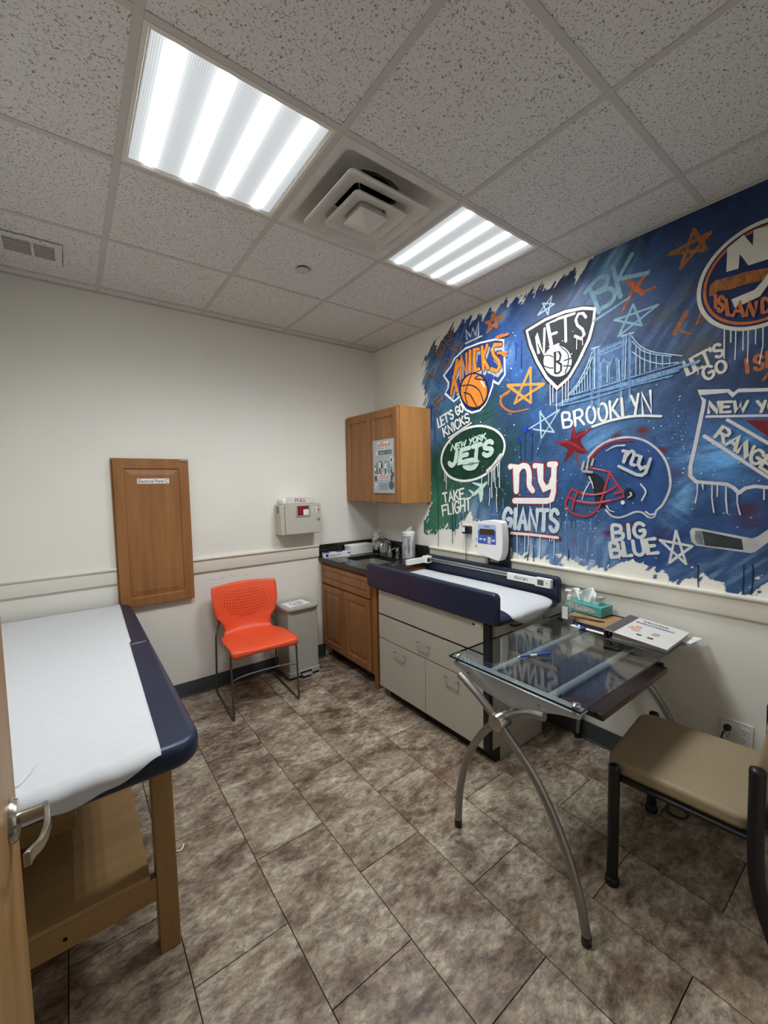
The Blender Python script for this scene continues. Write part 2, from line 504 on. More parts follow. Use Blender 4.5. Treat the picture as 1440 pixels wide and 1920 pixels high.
ceiling = BOX('ceiling', M('plenum', C(120, 118, 114), 0.9), (XL - 0.1, 0.1, YF - 0.6, 0.1, CEIL + 0.12, CEIL + 0.18), bevel=0, kind='structure', label='suspended acoustic tile ceiling with exposed grid')
gx = [-1.5263 + T_ * i for i in range(-3, 3)]
gy = [-1.3189 + T_ * j for j in range(-4, 3)]
xs = [XL] + [x for x in gx if x > XL + 0.01] + [0.0]
ys = [YF - 0.55] + [y for y in gy if y > YF - 0.5] + [0.0]
BW = 0.012
for a in range(len(xs) - 1):
    for b in range(len(ys) - 1):
        cx, cy = (xs[a] + xs[a + 1]) / 2, (ys[b] + ys[b + 1]) / 2
        if -1.93 < cy < -1.31 and -2.14 < cx < -0.30:
            continue
        w2, h2 = (xs[a + 1] - xs[a]) / 2 - 0.004, (ys[b + 1] - ys[b]) / 2 - 0.004
        o = G().box(-w2, w2, -h2, h2, 0, 0.015).build('ceiling_tile', m_ctile, ceiling, local=True, smooth=False)
        o.location = (cx, cy, CEIL + 0.003)
for x in xs[1:-1]:
    BOX('ceiling_bar', m_cbar, (x - BW, x + BW, YF - 0.55, 0, CEIL, CEIL + 0.0028), ceiling, bevel=0.0008)
for y in ys[1:-1]:
    for a in range(len(xs) - 1):
        BOX('ceiling_bar', m_cbar, (xs[a] + (BW if a else 0), xs[a + 1] - (BW if a < len(xs) - 2 else 0), y - BW, y + BW, CEIL + 0.0004, CEIL + 0.003), ceiling, bevel=0.0008)
BOX('wall_angle', m_cbar, (XL, 0, -0.022, 0, CEIL - 0.001, CEIL + 0.002), ceiling, bevel=0)
BOX('wall_angle', m_cbar, (-0.022, 0, YF, -0.022, CEIL - 0.001, CEIL + 0.002), ceiling, bevel=0)
BOX('wall_angle', m_cbar, (XL, XL + 0.022, YF, -0.022, CEIL - 0.001, CEIL + 0.002), ceiling, bevel=0)

BOX('wall_back', m_wall, (XL - 0.12, 0.12, 0, 0.12, -0.005, CEIL + 0.12), bevel=0, kind='structure', label='plain cream painted back wall')
wall_right = BOX('wall_right', m_wall, (0, 0.12, YF - 0.12, 0, -0.005, CEIL + 0.12), bevel=0, kind='structure', label='cream wall carrying the painted sports mural')
BOX('wall_left', m_wall, (XL - 0.12, XL, YF - 0.12, 0, -0.005, CEIL + 0.12), bevel=0, kind='structure', label='cream side wall beside the examination couch')
g = G()
DX0, DX1, DZ = -2.515, -1.58, 2.11
g.box(XL, DX0, YF - 0.12, YF, -0.005, CEIL + 0.12).box(DX1, 0, YF - 0.12, YF, -0.005, CEIL + 0.12).box(DX0, DX1, YF - 0.12, YF, DZ, CEIL + 0.12)
g.build('wall_front', m_wall, kind='structure', label='cream wall with the entrance doorway', smooth=False)

def baseboard(name, dims, lip, label):
    r = ROOT(name, label, None, (dims[0], dims[2], 0), kind='structure')
    BOX('base_strip', m_base, dims, r, bevel=0.003)
    BOX('base_toe', m_base, lip, r, bevel=0.004)
baseboard('baseboard_back', (XL, -0.60, -0.006, 0, 0, 0.108), (XL, -0.60, -0.016, -0.006, 0, 0.012), 'dark grey vinyl baseboard along the back wall')
baseboard('baseboard_right', (-0.006, 0, YF, -0.78, 0, 0.108), (-0.016, -0.006, YF, -0.78, 0, 0.012), 'dark grey vinyl baseboard under the mural wall')

def rail(name, ax, a0, a1, label):
    r = ROOT(name, label, None, (a0, 0, 0.9) if ax == 'x' else (0, a0, 0.9), kind='structure')
    prof = [(0, 0.0), (-0.016, 0.0), (-0.018, 0.006), (-0.018, 0.078), (0, 0.078)]
    cap = [(0, 0.0785), (-0.018, 0.0785), (-0.024, 0.084), (-0.030, 0.092), (-0.030, 0.100), (-0.026, 0.104), (0, 0.104)]
    for nm, pr in (('rail_board', prof), ('rail_cap', cap)):
        q = G()
        if ax == 'x':
            q.prism([(p[0], p[1] + 0.898) for p in pr], 'x', a0, a1)      # (y,z) along x
        else:
            q.prism([(p[0], p[1] + 0.898) for p in pr], 'y', a0, a1)  # (x,z) along y
        q.build(nm, m_trim, r, angle=30)
rail('trim_1', 'x', XL, -2.128, 'white chair rail above the examination couch, left of the wooden panel')
rail('trim_2', 'x', -1.668, -0.645, 'white chair rail between the wooden panel and the counter')
rail('trim_3', 'y', YF, -0.748, 'white chair rail running under the mural')

# scuff marks behind the orange chair
g = G()
for k in range(14):
    x = -1.62 + random.random() * 0.34; z = 0.815 + (x + 1.62) * 0.03 + random.random() * 0.02
    l = 0.006 + random.random() * 0.02; h = 0.0015 + random.random() * 0.003
    g.add([(x, -0.0006, z), (x + l, -0.0006, z + h * .5), (x + l, -0.0006, z + h), (x + l * .3, -0.0006, z + h * 1.3)], [(0, 1, 2, 3)])
sc_ = g.build('scuff_marks', M('scuff', C(150, 138, 126), 0.8), bpy.data.objects['wall_back'], smooth=False)

# entrance door, swung into the room along the left side
door = ROOT('door_1', 'honey wood entrance door standing open at the left edge', None, (-2.4775, -3.145, 0), kind='structure')
m_door = M('door_veneer', C(150, 112, 66), 0.42, col2=C(172, 134, 84), vscale=2.5, stretch=(8, 8, 0.5), detail=6, spec=0.4)
BOX('door_leaf', m_door, (-2.50, -2.455, -3.145, -2.243, 0.012, 2.085), door, bevel=0.0015)
h = ROOT('lever_handle', None, None, (0, 0, 0)); h.parent = door
hz, hy = 0.985, -2.325
G().lathe((-2.455, hy, hz), [(0.0, 0.0), (0.034, 0.0), (0.034, 0.004), (0.030, 0.010), (0.016, 0.013), (0.0, 0.013)], 28, 'x').build('rosette', m_nickel, h, base=None)
G().tube([(-2.445, hy, hz), (-2.408, hy, hz)], 0.0105, 14).build('spindle', m_nickel, h)
lv = bez([(-2.410, hy + 0.006, hz + 0.0), (-2.408, hy - 0.012, hz + 0.001), (-2.407, hy - 0.045, hz - 0.004), (-2.413, hy - 0.078, hz - 0.004), (-2.423, hy - 0.105, hz + 0.004), (-2.427, hy - 0.118, hz + 0.006)], 6)
q = G()
n = len(lv)
vv = []
for i, p in enumerate(lv):
    t = i / (n - 1); hw = 0.0105 - 0.003 * math.sin(t * math.pi) + 0.001 * t; th = 0.0045
    vv += [(p.x - th, p.y, p.z - hw), (p.x + th, p.y, p.z - hw), (p.x + th, p.y, p.z + hw), (p.x - th, p.y, p.z + hw)]
ff = [(i * 4 + k, i * 4 + (k + 1) % 4, i * 4 + 4 + (k + 1) % 4, i * 4 + 4 + k) for i in range(n - 1) for k in range(4)] + [(0, 1, 2, 3), (4 * n - 4, 4 * n - 3, 4 * n - 2, 4 * n - 1)]
q.add(vv, ff).build('lever', m_nickel, h, bevel=0.002, seg=3)

# ================================================================== CEILING FIXTURES
m_fix = M('fixture_enamel', C(214, 208, 198), 0.4, var=0.02)
def troffer(cx, cy, label):
    r = ROOT('ceiling_light', label, 'ceiling light', (cx, cy, CEIL), group=None)
    hs = 0.2925
    loops = [(0, 0.04), (0, 0.0), (0.013, 0.0), (0.016, 0.003), (0.019, 0.003), (0.0215, 0.008)]
    g = G(); v = []; f = []
    for ins, d in loops:
        s_ = hs - ins
        v += [(-s_, -s_, d), (s_, -s_, d), (s_, s_, d), (-s_, s_, d)]
    for i in range(len(loops) - 1):
        for k in range(4):
            f.append((i * 4 + k, i * 4 + (k + 1) % 4, i * 4 + 4 + (k + 1) % 4, i * 4 + 4 + k))
    g.add(v, f)
    fr = g.build('light_frame', m_fix, r, local=True, smooth=False)
    s_ = hs - 0.021
    G().add([(-s_, -s_, 0.0075), (s_, -s_, 0.0075), (s_, s_, 0.0075), (-s_, s_, 0.0075)], [(0, 3, 2, 1)]).build('light_lens', m_lens, r, local=True, smooth=False, fixn=False)
    G().box(-hs + .002, hs - .002, -hs + .002, hs - .002, 0.04, 0.1).build('light_housing', m_fix, r, local=True, smooth=False)
    return r
CYL = (-1.3189 - 1.9285) / 2
troffer(-1.5263 - 0.3048, CYL, 'large lit ceiling light panel over the room centre, nearer the door')
troffer(-0.3071 - 0.3048, CYL, 'lit ceiling light panel closest to the mural wall')

# square cone air diffuser
dcx, dcy = -1.2215, CYL
df = ROOT('air_diffuser', 'dusty white square louvred air diffuser between the two ceiling lights', 'air vent', (dcx, dcy, CEIL))
m_diff = M('diffuser_dusty', C(206, 201, 194), 0.55, var=0.10, vscale=7)
def sq_loops(name, loops, mat, par, closed_top=False, cap=False):
    v = []; f = []
    nn = None
    for hs, d, rr in loops:
        p = rrect(-hs, hs, -hs, hs, rr, 3)
        nn = len(p)
        v += [(a, b, d) for a, b in p]
    for i in range(len(loops) - 1):
        for k in range(nn):
            f.append((i * nn + k, i * nn + (k + 1) % nn, (i + 1) * nn + (k + 1) % nn, (i + 1) * nn + k))
    if cap: f.append(tuple(range((len(loops) - 1) * nn, len(loops) * nn)))
    return G().add(v, f).build(name, mat, par, local=True, angle=50)
sq_loops('back_pan', [(0.2925, 0.0, 0.002), (0.262, -0.002, 0.01), (0.25, 0.004, 0.02), (0.215, 0.045, 0.05), (0.14, 0.065, 0.1)], m_diff, df)
def louver(nm, h0, zb, h1, zt):
    sq_loops(nm, [(h1, zt, 0.02), (h0, zb + 0.004, 0.02), (h0 + 0.002, zb - 0.004, 0.02), (h0 - 0.012, zb - 0.005, 0.02), (h0 - 0.02, zb + 0.004, 0.02), (h1 - 0.006, zt, 0.02)], m_diff, df)
louver('outer_louver', 0.206, -0.022, 0.142, -0.004)
louver('middle_louver', 0.136, -0.034, 0.078, -0.016)
sq_loops('centre_cone', [(0.04, 0.03, 0.01), (0.072, -0.040, 0.008), (0.074, -0.046, 0.008), (0.070, -0.048, 0.008), (0.006, -0.060, 0.001)], m_diff, df, cap=True)
G().lathe((0, 0, 0), [(0.0, 0.0655), (0.125, 0.0655)], 24).build('duct_throat', m_dark, df, local=True)
for sx_, sy_ in ((1, 1), (-1, 1), (1, -1), (-1, -1)):
    G().tube([(sx_ * 0.05, sy_ * 0.05, 0.0), (sx_ * 0.15, sy_ * 0.15, 0.035)], 0.003, 6).build('strut', m_silver, df, local=True)

# supply register at the left
rg = ROOT('ceiling_register', 'white ceiling grille with two square openings over the couch', 'air vent', (-2.43, -0.385, CEIL))
g = G()
for (a0, a1, b0, b1) in ((-2.56, -2.305, -0.525, -0.49), (-2.56, -2.305, -0.335, -0.265), (-2.335, -2.305, -0.49, -0.335), (-2.43, -2.418, -0.49, -0.335), (-2.56, -2.535, -0.49, -0.335)):
    g.box(a0, a1, b0, b1, CEIL - 0.008, CEIL)
g.build('grille_frame', m_ctile, rg, bevel=0.002)
for a0, a1 in ((-2.535, -2.43), (-2.418, -2.335)):
    BOX('grille_opening', M('grille_shadow', C(150, 144, 138), 0.8), (a0, a1, -0.49, -0.335, CEIL - 0.002, CEIL + 0.001), rg, bevel=0)
    for k in range(6):
        y = -0.48 + k * 0.026
        BOX('slat', M('grille_slat', C(166, 160, 153), 0.6), (a0, a1, y, y + 0.012, CEIL - 0.005, CEIL - 0.002), rg, bevel=0)

sp = ROOT('sprinkler_cover', 'small round white sprinkler cover in the ceiling', 'sprinkler', (-1.221, -1.003, CEIL))
G().lathe((0, 0, -0.009), [(0.0, 0.0), (0.036, 0.0), (0.039, 0.002), (0.039, 0.004), (0.0, 0.004)], 28).build('cover_disc', m_cbar, sp, local=True)
G().lathe((0, 0, -0.005), [(0.034, 0.0), (0.034, 0.009)], 24).build('cover_cup', m_dark, sp, local=True)

# ================================================================== BACK WALL
RAISED = [(0, 0.0), (0, 0.018), (0.003, 0.021), (0.058, 0.021), (0.062, 0.017), (0.066, 0.012)]
PANEL = [(0.064, 0.006), (0.064, 0.012), (0.069, 0.0125), (0.098, 0.018), (0.101, 0.0195)]
def cab_door(name, a0, a1, b0, b1, mp, mat, par, stile=0.058, raised=True):
    k = stile - 0.058
    d = G().nested(a0, a1, b0, b1, [(0, 0.0), (0, 0.018), (0.003, 0.021), (0.058 + k, 0.021), (0.062 + k, 0.017), (0.066 + k, 0.010)], mp).build(name, mat, par, smooth=False)
    if raised:
        lp = [(p[0] + k, p[1]) for p in PANEL]
    else:
        lp = [(0.064 + k, 0.004), (0.064 + k, 0.0125), (0.066 + k, 0.0125)]
    G().nested(a0, a1, b0, b1, lp, mp).build('centre_panel', mat, d, smooth=False)
    return d
back_map = lambda y0: (lambda a, b, c: (a, y0 - c, b))
ep = ROOT('electrical_panel_door', 'honey wood panel door on the back wall labelled for electrics', 'panel door', (-1.90, 0, 0.73))
BOX('backing_frame', m_wood, (-2.126, -1.668, -0.022, 0, 0.733, 1.716), ep, bevel=0.002)
cab_door('panel_door', -2.118, -1.668, 0.728, 1.708, back_map(-0.023), m_wood, ep)
t = BOX('paper_label', m_note, (-1.985, -1.795, -0.0448, -0.0430, 1.548, 1.582), ep, bevel=0)
g = G(); yy = -0.0452
put_text(g, 'Electrical Panel C', (-1.978, yy, 1.577), (-1.802, yy, 1.577), (-1.802, yy, 1.553), (-1.978, yy, 1.553), bold=0.006)
g.build('label_text', m_ink, t, smooth=False)
BOX('hinge', m_nickel, (-1.72, -1.67, -0.052, -0.044, 1.698, 1.712), ep, bevel=0.002)

# sharps box
sb = ROOT('sharps_box', 'cream metal sharps disposal box on the back wall marked full', 'sharps box', (-0.85, 0, 1.115))
BOX('box_body', m_beige, (-1.028, -0.678, -0.118, 0, 1.122, 1.366), sb, bevel=0.004)
BOX('front_door', m_beige, (-0.994, -0.678, -0.135, -0.119, 1.124, 1.368), sb, bevel=0.005)
BOX('window_bezel', m_canm, (-0.905, -0.782, -0.141, -0.134, 1.262, 1.360), sb, bevel=0.004)
wn = BOX('window', M('red_window', C(120, 34, 44), 0.15, var=0.2, vscale=20), (-0.893, -0.794, -0.143, -0.140, 1.274, 1.350), sb, bevel=0.001)
BOX('label_in_window', m_white, (-0.843, -0.797, -0.1445, -0.143, 1.276, 1.322), wn, bevel=0)
BOX('lid_tray', m_white, (-1.005, -0.722, -0.115, -0.012, 1.366, 1.412), sb, bevel=0.012, seg=3)
pl = BOX('full_flap', M('translucent_white', C(218, 214, 210), 0.3), (-0.975, -0.735, -0.128, -0.116, 1.370, 1.424), sb, bevel=0.003)
g = G(); yy = -0.1285
put_text(g, 'FULL', (-0.905, yy, 1.412), (-0.812, yy, 1.412), (-0.812, yy, 1.382), (-0.905, yy, 1.382), bold=0.012)
g.build('flap_text', m_red, pl, smooth=False)
st = BOX('sticker', m_note, (-0.762, -0.712, -0.1362, -0.1350, 1.292, 1.338), sb, bevel=0)
g = G()
for k in range(5):
    z = 1.330 - k * 0.008
    quad(g, (-0.757, -0.1366, z), (-0.722 - 0.008 * (k % 2), -0.1366, z), (-0.722 - 0.008 * (k % 2), -0.1366, z - 0.003), (-0.757, -0.1366, z - 0.003))
g.build('sticker_text', m_ink, st, smooth=False)
G().lathe((-0.704, -0.135, 1.312), [(0, -0.004), (0.010, -0.003), (0.011, 0)], 16, 'y').build('indicator_dot', M('amber', C(170, 110, 40), 0.4), sb)
G().lathe((-0.707, -0.135, 1.240), [(0, -0.014), (0.008, -0.014), (0.011, -0.004), (0.011, 0)], 16, 'y').build('lock', m_chrome, sb)
for k in range(5):
    BOX('side_vent', m_dark, (-1.0295, -1.0275, -0.085, -0.045, 1.30 + k * 0.011, 1.305 + k * 0.011), sb, bevel=0)

# step-on waste can
ca = ROOT('waste_can', 'grey metal step-on waste can between orange chair and cabinet', 'waste can', (-0.93, -0.14, 0))
def rprism(name, mat, x0, x1, y0, y1, z0, z1, r, par, bevel=0.004):
    return G().prism(rrect(x0, x1, y0, y1, r), 'z', z0, z1).build(name, mat, par, bevel=bevel)
rprism('can_body', m_canm, -1.060, -0.805, -0.262, -0.022, 0.045, 0.545, 0.012, ca)
rprism('can_base', m_canm, -1.066, -0.799, -0.270, -0.018, 0.018, 0.058, 0.012, ca)
for x in (-1.05, -0.83):
    for y in (-0.262, -0.04): BOX('foot', m_black, (x, x + 0.02, y, y + 0.02, 0, 0.018), ca, bevel=0.001)
lid = rprism('can_lid', m_canm, -1.078, -0.790, -0.285, -0.012, 0.545, 0.572, 0.05, ca, 0.007)
ls = G().add([(-1.035, -0.245, 0.5727), (-0.845, -0.225, 0.5727), (-0.862, -0.085, 0.5727), (-1.045, -0.105, 0.5727)], [(0, 1, 2, 3)]).build('lid_notice', m_note, lid, smooth=False)
g = G()
def ringflat(g, cx, cy, z, rx, ry, w, n=28, a0=0, a1=360):
    p = []
    for k in range(n + 1):
        a = math.radians(a0 + (a1 - a0) * k / n)
        p += [(cx + rx * math.cos(a), cy + ry * math.sin(a), z), (cx + (rx - w) * math.cos(a), cy + (ry - w) * math.sin(a), z)]
    g.add(p, [(2 * k, 2 * k + 2, 2 * k + 3, 2 * k + 1) for k in range(n)])
ringflat(g, -0.945, -0.165, 0.5732, 0.055, 0.05, 0.006)
quad(g, (-0.99, -0.195, 0.5732), (-0.985, -0.2, 0.5732), (-0.9, -0.135, 0.5732), (-0.905, -0.13, 0.5732))
g.build('notice_symbol', M('plum_ink', C(120, 78, 88), 0.7), ls, smooth=False)
for k in range(6):
    g = G()
    a = random.random() * 6.28; r0 = 0.02 + 0.02 * random.random()
    quad(g, (-0.945 + r0 * math.cos(a) - .012, -0.165 + r0 * math.sin(a), 0.5734), (-0.945 + r0 * math.cos(a) + .012, -0.165 + r0 * math.sin(a), 0.5734), (-0.945 + r0 * math.cos(a) + .012, -0.165 + r0 * math.sin(a) + .006, 0.5734), (-0.945 + r0 * math.cos(a) - .012, -0.165 + r0 * math.sin(a) + .006, 0.5734))
    g.build('notice_drawing', m_ink, ls, smooth=False)
BOX('pedal', m_silver, (-0.965, -0.885, -0.305, -0.255, 0.022, 0.034), ca, bevel=0.003)
BOX('pedal_slot', m_dark, (-0.975, -0.875, -0.2712, -0.2695, 0.030, 0.048), ca, bevel=0)

# ---------------------------------------------------------------- orange chair (local: faces -y)
oc = ROOT('stacking_chair', 'bright orange plastic chair with perforated back and grey sled frame', 'chair', (-1.345, -0.318, 0), math.radians(-2.5))
prof = bez([(-0.245, 0.418), (-0.252, 0.432), (-0.235, 0.448), (-0.12, 0.447), (0.0, 0.438), (0.09, 0.440), (0.150, 0.465), (0.178, 0.520), (0.186, 0.58), (0.196, 0.66), (0.212, 0.74), (0.232, 0.805)], 4)
nP = len(prof)
def wid(t):
    ks = [(0, .200), (.06, .222), (.12, .227), (.30, .226), (.42, .214), (.52, .176), (.58, .166), (.64, .178), (.74, .222), (.84, .238), (.95, .240), (1, .234)]
    for (a, wa), (b, wb) in zip(ks, ks[1:]):
        if a <= t <= b:
            s_ = (t - a) / (b - a); s_ = s_ * s_ * (3 - 2 * s_)
            return wa + (wb - wa) * s_
    return .2
def shell(u, s_):
    # u along profile 0..1, s_ -1..1 across
    i = min(int(u * (nP - 1)), nP - 2); fr = u * (nP - 1) - i
    p = prof[i] * (1 - fr) + prof[i + 1] * fr
    w = wid(u)
    x = s_ * w
    dish = (s_ * s_)
    y, z = p.x, p.y
    if u > 0.5:
        k = min(1, (u - 0.5) / 0.15); y -= 0.035 * dish * k
        z -= 0.012 * dish * max(0, (u - 0.8) / 0.2)
    else:
        z += 0.014 * dish * math.sin(min(1, max(0, (u - .05) / .25)) * math.pi / 2) * (1 if u < .4 else (0.5 - u) / .1)
        if u < 0.12: z -= 0.01 * dish
    return (x, y, z)
SH = G().grid(lambda u, s_: shell(u, s_ * 2 - 1), 46, 20)
shl = SH.build('chair_shell', m_orange, oc, local=True, solid=0.007, angle=80)
g = G()
for r_ in range(10):
    for c_ in range(-8, 9):
        rr = r_ / 9.0
        s_ = c_ * 0.092 * (0.80 + 0.25 * rr) + (0.04 if r_ % 2 else 0)
        u = 0.690 + 0.215 * rr + 0.035 * s_ * s_
        if (s_ / 0.70) ** 2 + ((rr - 0.55) / 0.62) ** 2 > 1.0: continue
        p = Vector(shell(u, s_)); pu = Vector(shell(u + 0.012, s_)) - p; ps = Vector(shell(u, s_ + 0.05)) - p
        nrm = pu.cross(ps).normalized()
        if nrm.y > 0: nrm = -nrm
        a = ps.normalized(); b = nrm.cross(a)
        g.add([p + nrm * 0.0041 + (a * math.cos(k * 1.0472) + b * math.sin(k * 1.0472)) * 0.0042 for k in range(6)], [tuple(range(6))])
g.build('back_perforations', M('perforation_shade', C(140, 34, 18), 0.8), oc, local=True, smooth=False)
m_grey = M('grey_frame', C(96, 94, 92), 0.35, 0.7, var=0.05)
for sgn in (-1, 1):
    x = sgn * 0.224
    pts = bez([(sgn * 0.172, 0.205, 0.60), (sgn * 0.196, 0.212, 0.55), (sgn * 0.192, 0.205, 0.52), (x * .98, 0.175, 0.455), (x, 0.172, 0.43)], 5) + [Vector((x, 0.20, 0.20))] + bez([(x, 0.222, 0.04), (x, 0.215, 0.012), (x, 0.18, 0.008)], 4) + bez([(x, -0.20, 0.008), (x, -0.232, 0.010), (x, -0.240, 0.04)], 4) + bez([(x, -0.222, 0.38), (x * .98, -0.21, 0.425), (x * .8, -0.19, 0.432)], 4) + [Vector((sgn * 0.12, -0.15, 0.430))]
    G().tube(pts, 0.0068, 10).build('side_frame', m_grey, oc, local=True, angle=70)
G().tube(bez([(-0.224, -0.229, 0.262), (-0.15, -0.205, 0.266), (0, -0.196, 0.268), (0.15, -0.205, 0.266), (0.224, -0.229, 0.262)], 6), 0.0062, 10).build('stretcher', m_grey, oc, local=True, angle=70)
G().tube([(-0.2, 0.12, 0.428), (0.2, 0.12, 0.428)], 0.006, 8).build('seat_support', m_grey, oc, local=True)

# ================================================================== CORNER CABINETRY
mural_map = lambda x0: (lambda a, b, c: (x0 - c, a, b))
bc = ROOT('base_cabinet', 'honey wood base cabinet under the black counter in the corner', 'cabinet', (-0.3, -0.38, 0))
BOX('cabinet_body', m_wood, (-0.588, -0.003, -0.752, -0.003, 0.10, 0.69), bc, bevel=0.001)
BOX('side_panel', m_wood, (-0.588, -0.003, -0.752, -0.735, 0.69, 0.855), bc, bevel=0.001)
BOX('side_panel', m_wood, (-0.588, -0.003, -0.02, -0.003, 0.69, 0.855), bc, bevel=0.001)
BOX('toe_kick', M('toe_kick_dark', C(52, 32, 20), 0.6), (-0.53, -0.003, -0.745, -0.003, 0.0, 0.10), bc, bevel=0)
BOX('end_panel', m_wood, (-0.608, -0.03, -0.805, -0.764, 0.0, 0.768), bc, bevel=0.001)
BOX('face_frame', m_wood, (-0.606, -0.589, -0.763, -0.003, 0.095, 0.855), bc, bevel=0.001)
mm = mural_map(-0.607)
d_ = G().nested(-0.742, -0.012, 0.672, 0.828, [(0, 0.0), (0, 0.018), (0.003, 0.021), (0.034, 0.021), (0.038, 0.017), (0.042, 0.010)], mm).build('drawer_front', m_wood, bc, smooth=False)
G().nested(-0.742, -0.012, 0.672, 0.828, [(0.040, 0.006), (0.040, 0.012), (0.044, 0.0125), (0.056, 0.018)], mm).build('centre_panel', m_wood, d_, smooth=False)
cab_door('cabinet_door', -0.742, -0.380, 0.115, 0.655, mm, m_wood, bc, 0.05)
cab_door('cabinet_door', -0.374, -0.012, 0.115, 0.655, mm, m_wood, bc, 0.05)

ct = ROOT('countertop', 'black granite countertop with backsplash and sink cut-out', 'countertop', (-0.3, -0.38, 0.855))
inner = rrect(-0.510, -0.205, -0.625, -0.215, 0.05, 5)
cxm, cym = -0.3575, -0.42
x0, x1, y0, y1 = -0.645, -0.002, -0.760, -0.002
outer = []
for a, b in inner:
    dx, dy = a - cxm, b - cym
    t1 = min((x1 - cxm) / dx if dx > 1e-9 else 1e9, (x0 - cxm) / dx if dx < -1e-9 else 1e9, (y1 - cym) / dy if dy > 1e-9 else 1e9, (y0 - cym) / dy if dy < -1e-9 else 1e9)
    outer.append((cxm + dx * t1, cym + dy * t1))
for cx_, cy_ in ((x0, y0), (x0, y1), (x1, y0), (x1, y1)):
    k = min(range(len(outer)), key=lambda i: (outer[i][0] - cx_) ** 2 + (outer[i][1] - cy_) ** 2)
    outer[k] = (cx_, cy_)
G().ring(outer, inner, 0.856, 0.892).build('counter_slab', m_granite, ct, smooth=False)
BOX('backsplash', m_granite, (-0.640, -0.002, -0.022, -0.002, 0.892, 0.997), ct, bevel=0.002)
BOX('backsplash', m_granite, (-0.022, -0.002, -0.745, -0.022, 0.892, 0.997), ct, bevel=0.002)
sk = ROOT('sink', 'undermounted stainless steel basin in the black counter', 'sink', (-0.3575, -0.42, 0.70))
def sinkloop(ins, z): return [(a, b, z) for a, b in rrect(-0.512 + ins, -0.203 - ins, -0.627 + ins, -0.213 - ins, max(0.01, 0.05 - ins * .3), 5)]
v = []; loops = [sinkloop(-0.008, 0.8552), sinkloop(-0.002, 0.8550), sinkloop(0.004, 0.72), sinkloop(0.03, 0.702), sinkloop(0.12, 0.700)]
nn = len(loops[0])
for l in loops: v += l
f = [(i * nn + k, i * nn + (k + 1) % nn, (i + 1) * nn + (k + 1) % nn, (i + 1) * nn + k) for i in range(len(loops) - 1) for k in range(nn)] + [tuple(range(4 * nn, 5 * nn))]
G().add(v, f).build('basin', m_steel, sk, angle=60)
G().lathe((-0.3575, -0.42, 0.7), [(0.0, 0.003), (0.03, 0.003), (0.04, 0.001)], 20).build('drain', m_chrome, sk)
fc = ROOT('faucet', 'chrome gooseneck faucet behind the sink', 'faucet', (-0.115, -0.345, 0.892))
G().lathe((-0.115, -0.345, 0.8925), [(0.026, 0), (0.026, 0.012), (0.018, 0.02), (0.016, 0.045)], 18).build('faucet_base', m_chrome, fc)
G().tube(bez([(-0.115, -0.345, 0.935), (-0.115, -0.345, 0.975), (-0.135, -0.348, 1.005), (-0.175, -0.352, 1.012), (-0.215, -0.357, 0.995), (-0.226, -0.358, 0.965)], 6), 0.011, 12).build('spout', m_chrome, fc, angle=70)
G().tube([(-0.115, -0.36, 0.93), (-0.10, -0.405, 0.955)], 0.008, 10).build('faucet_lever', m_chrome, fc)
sd = ROOT('soap_pump', 'short chrome soap pump right of the faucet', 'soap dispenser', (-0.085, -0.415, 0.892))
G().lathe((-0.085, -0.415, 0.8925), [(0.02, 0), (0.02, 0.035), (0.018, 0.055), (0.008, 0.058), (0.008, 0.07), (0.0, 0.07)], 16).build('pump_body', m_chrome, sd)

uc = ROOT('upper_cabinet', 'honey wood wall cabinet with two doors in the corner', 'cabinet', (-0.16, -0.375, 1.362))
BOX('cabinet_body', m_wood2, (-0.300, -0.001, -0.752, -0.003, 1.362, 2.112), uc, bevel=0.001)
BOX('face_frame', m_wood2, (-0.318, -0.3005, -0.754, -0.003, 1.364, 2.112), uc, bevel=0.001)
um = mural_map(-0.3185)
cab_door('cabinet_door', -0.744, -0.387, 1.368, 2.098, um, m_wood, uc, 0.052, False)
cab_door('cabinet_door', -0.381, -0.012, 1.368, 2.098, um, m_wood, uc, 0.052, False)
BOX('door_bumper', m_white, (-0.335, -0.32, -0.425, -0.405, 1.362, 1.368), uc, bevel=0.001)

# poster on the right door
po = ROOT('poster', 'pale grey clinic poster taped to the wall cabinet door', 'poster', (-0.341, -0.565, 1.443))
px_ = -0.3412
PY0, PY1, PZ0, PZ1 = -0.427, -0.701, 1.443, 1.868
def pq(u, v): return (px_, PY0 + (PY1 - PY0) * u, PZ1 + (PZ0 - PZ1) * v)
def plate(g, u0, u1, v0, v1, d=0.0):
    a = [pq(u0, v0), pq(u1, v0), pq(u1, v1), pq(u0, v1)]
    g.add([(p[0] - d, p[1], p[2]) for p in a], [(0, 1, 2, 3)]); return g
G().box(px_, px_ + 0.0012, PY1, PY0, PZ0, PZ1).build('poster_sheet', M('poster_paper', C(172, 182, 186), 0.5, var=0.02), po, smooth=False)
def ptext(s, u0, u1, v0, v1, d, bold, mat, nm, par=po):
    g = G(); q = [pq(u0, v0), pq(u1, v0), pq(u1, v1), pq(u0, v1)]
    put_text(g, s, *[(p[0] - d, p[1], p[2]) for p in q], bold=bold)
    return g.build(nm, mat, par, smooth=False)
def pdisc(g, u, v, ru, rv, d, n=14):
    g.add([(px_ - d, PY0 + (PY1 - PY0) * (u + ru * math.cos(6.2832 * k / n)), PZ1 + (PZ0 - PZ1) * (v + rv * math.sin(6.2832 * k / n))) for k in range(n)], [tuple(range(n))]); return g
m_pred = M('coral_ink', C(205, 78, 62), 0.6)
m_pdk = M('slate_ink', C(62, 66, 72), 0.6)
m_pwh = M('pale_ink', C(214, 216, 216), 0.6)
m_psl = M('slate_blue_ink', C(84, 94, 106), 0.6)
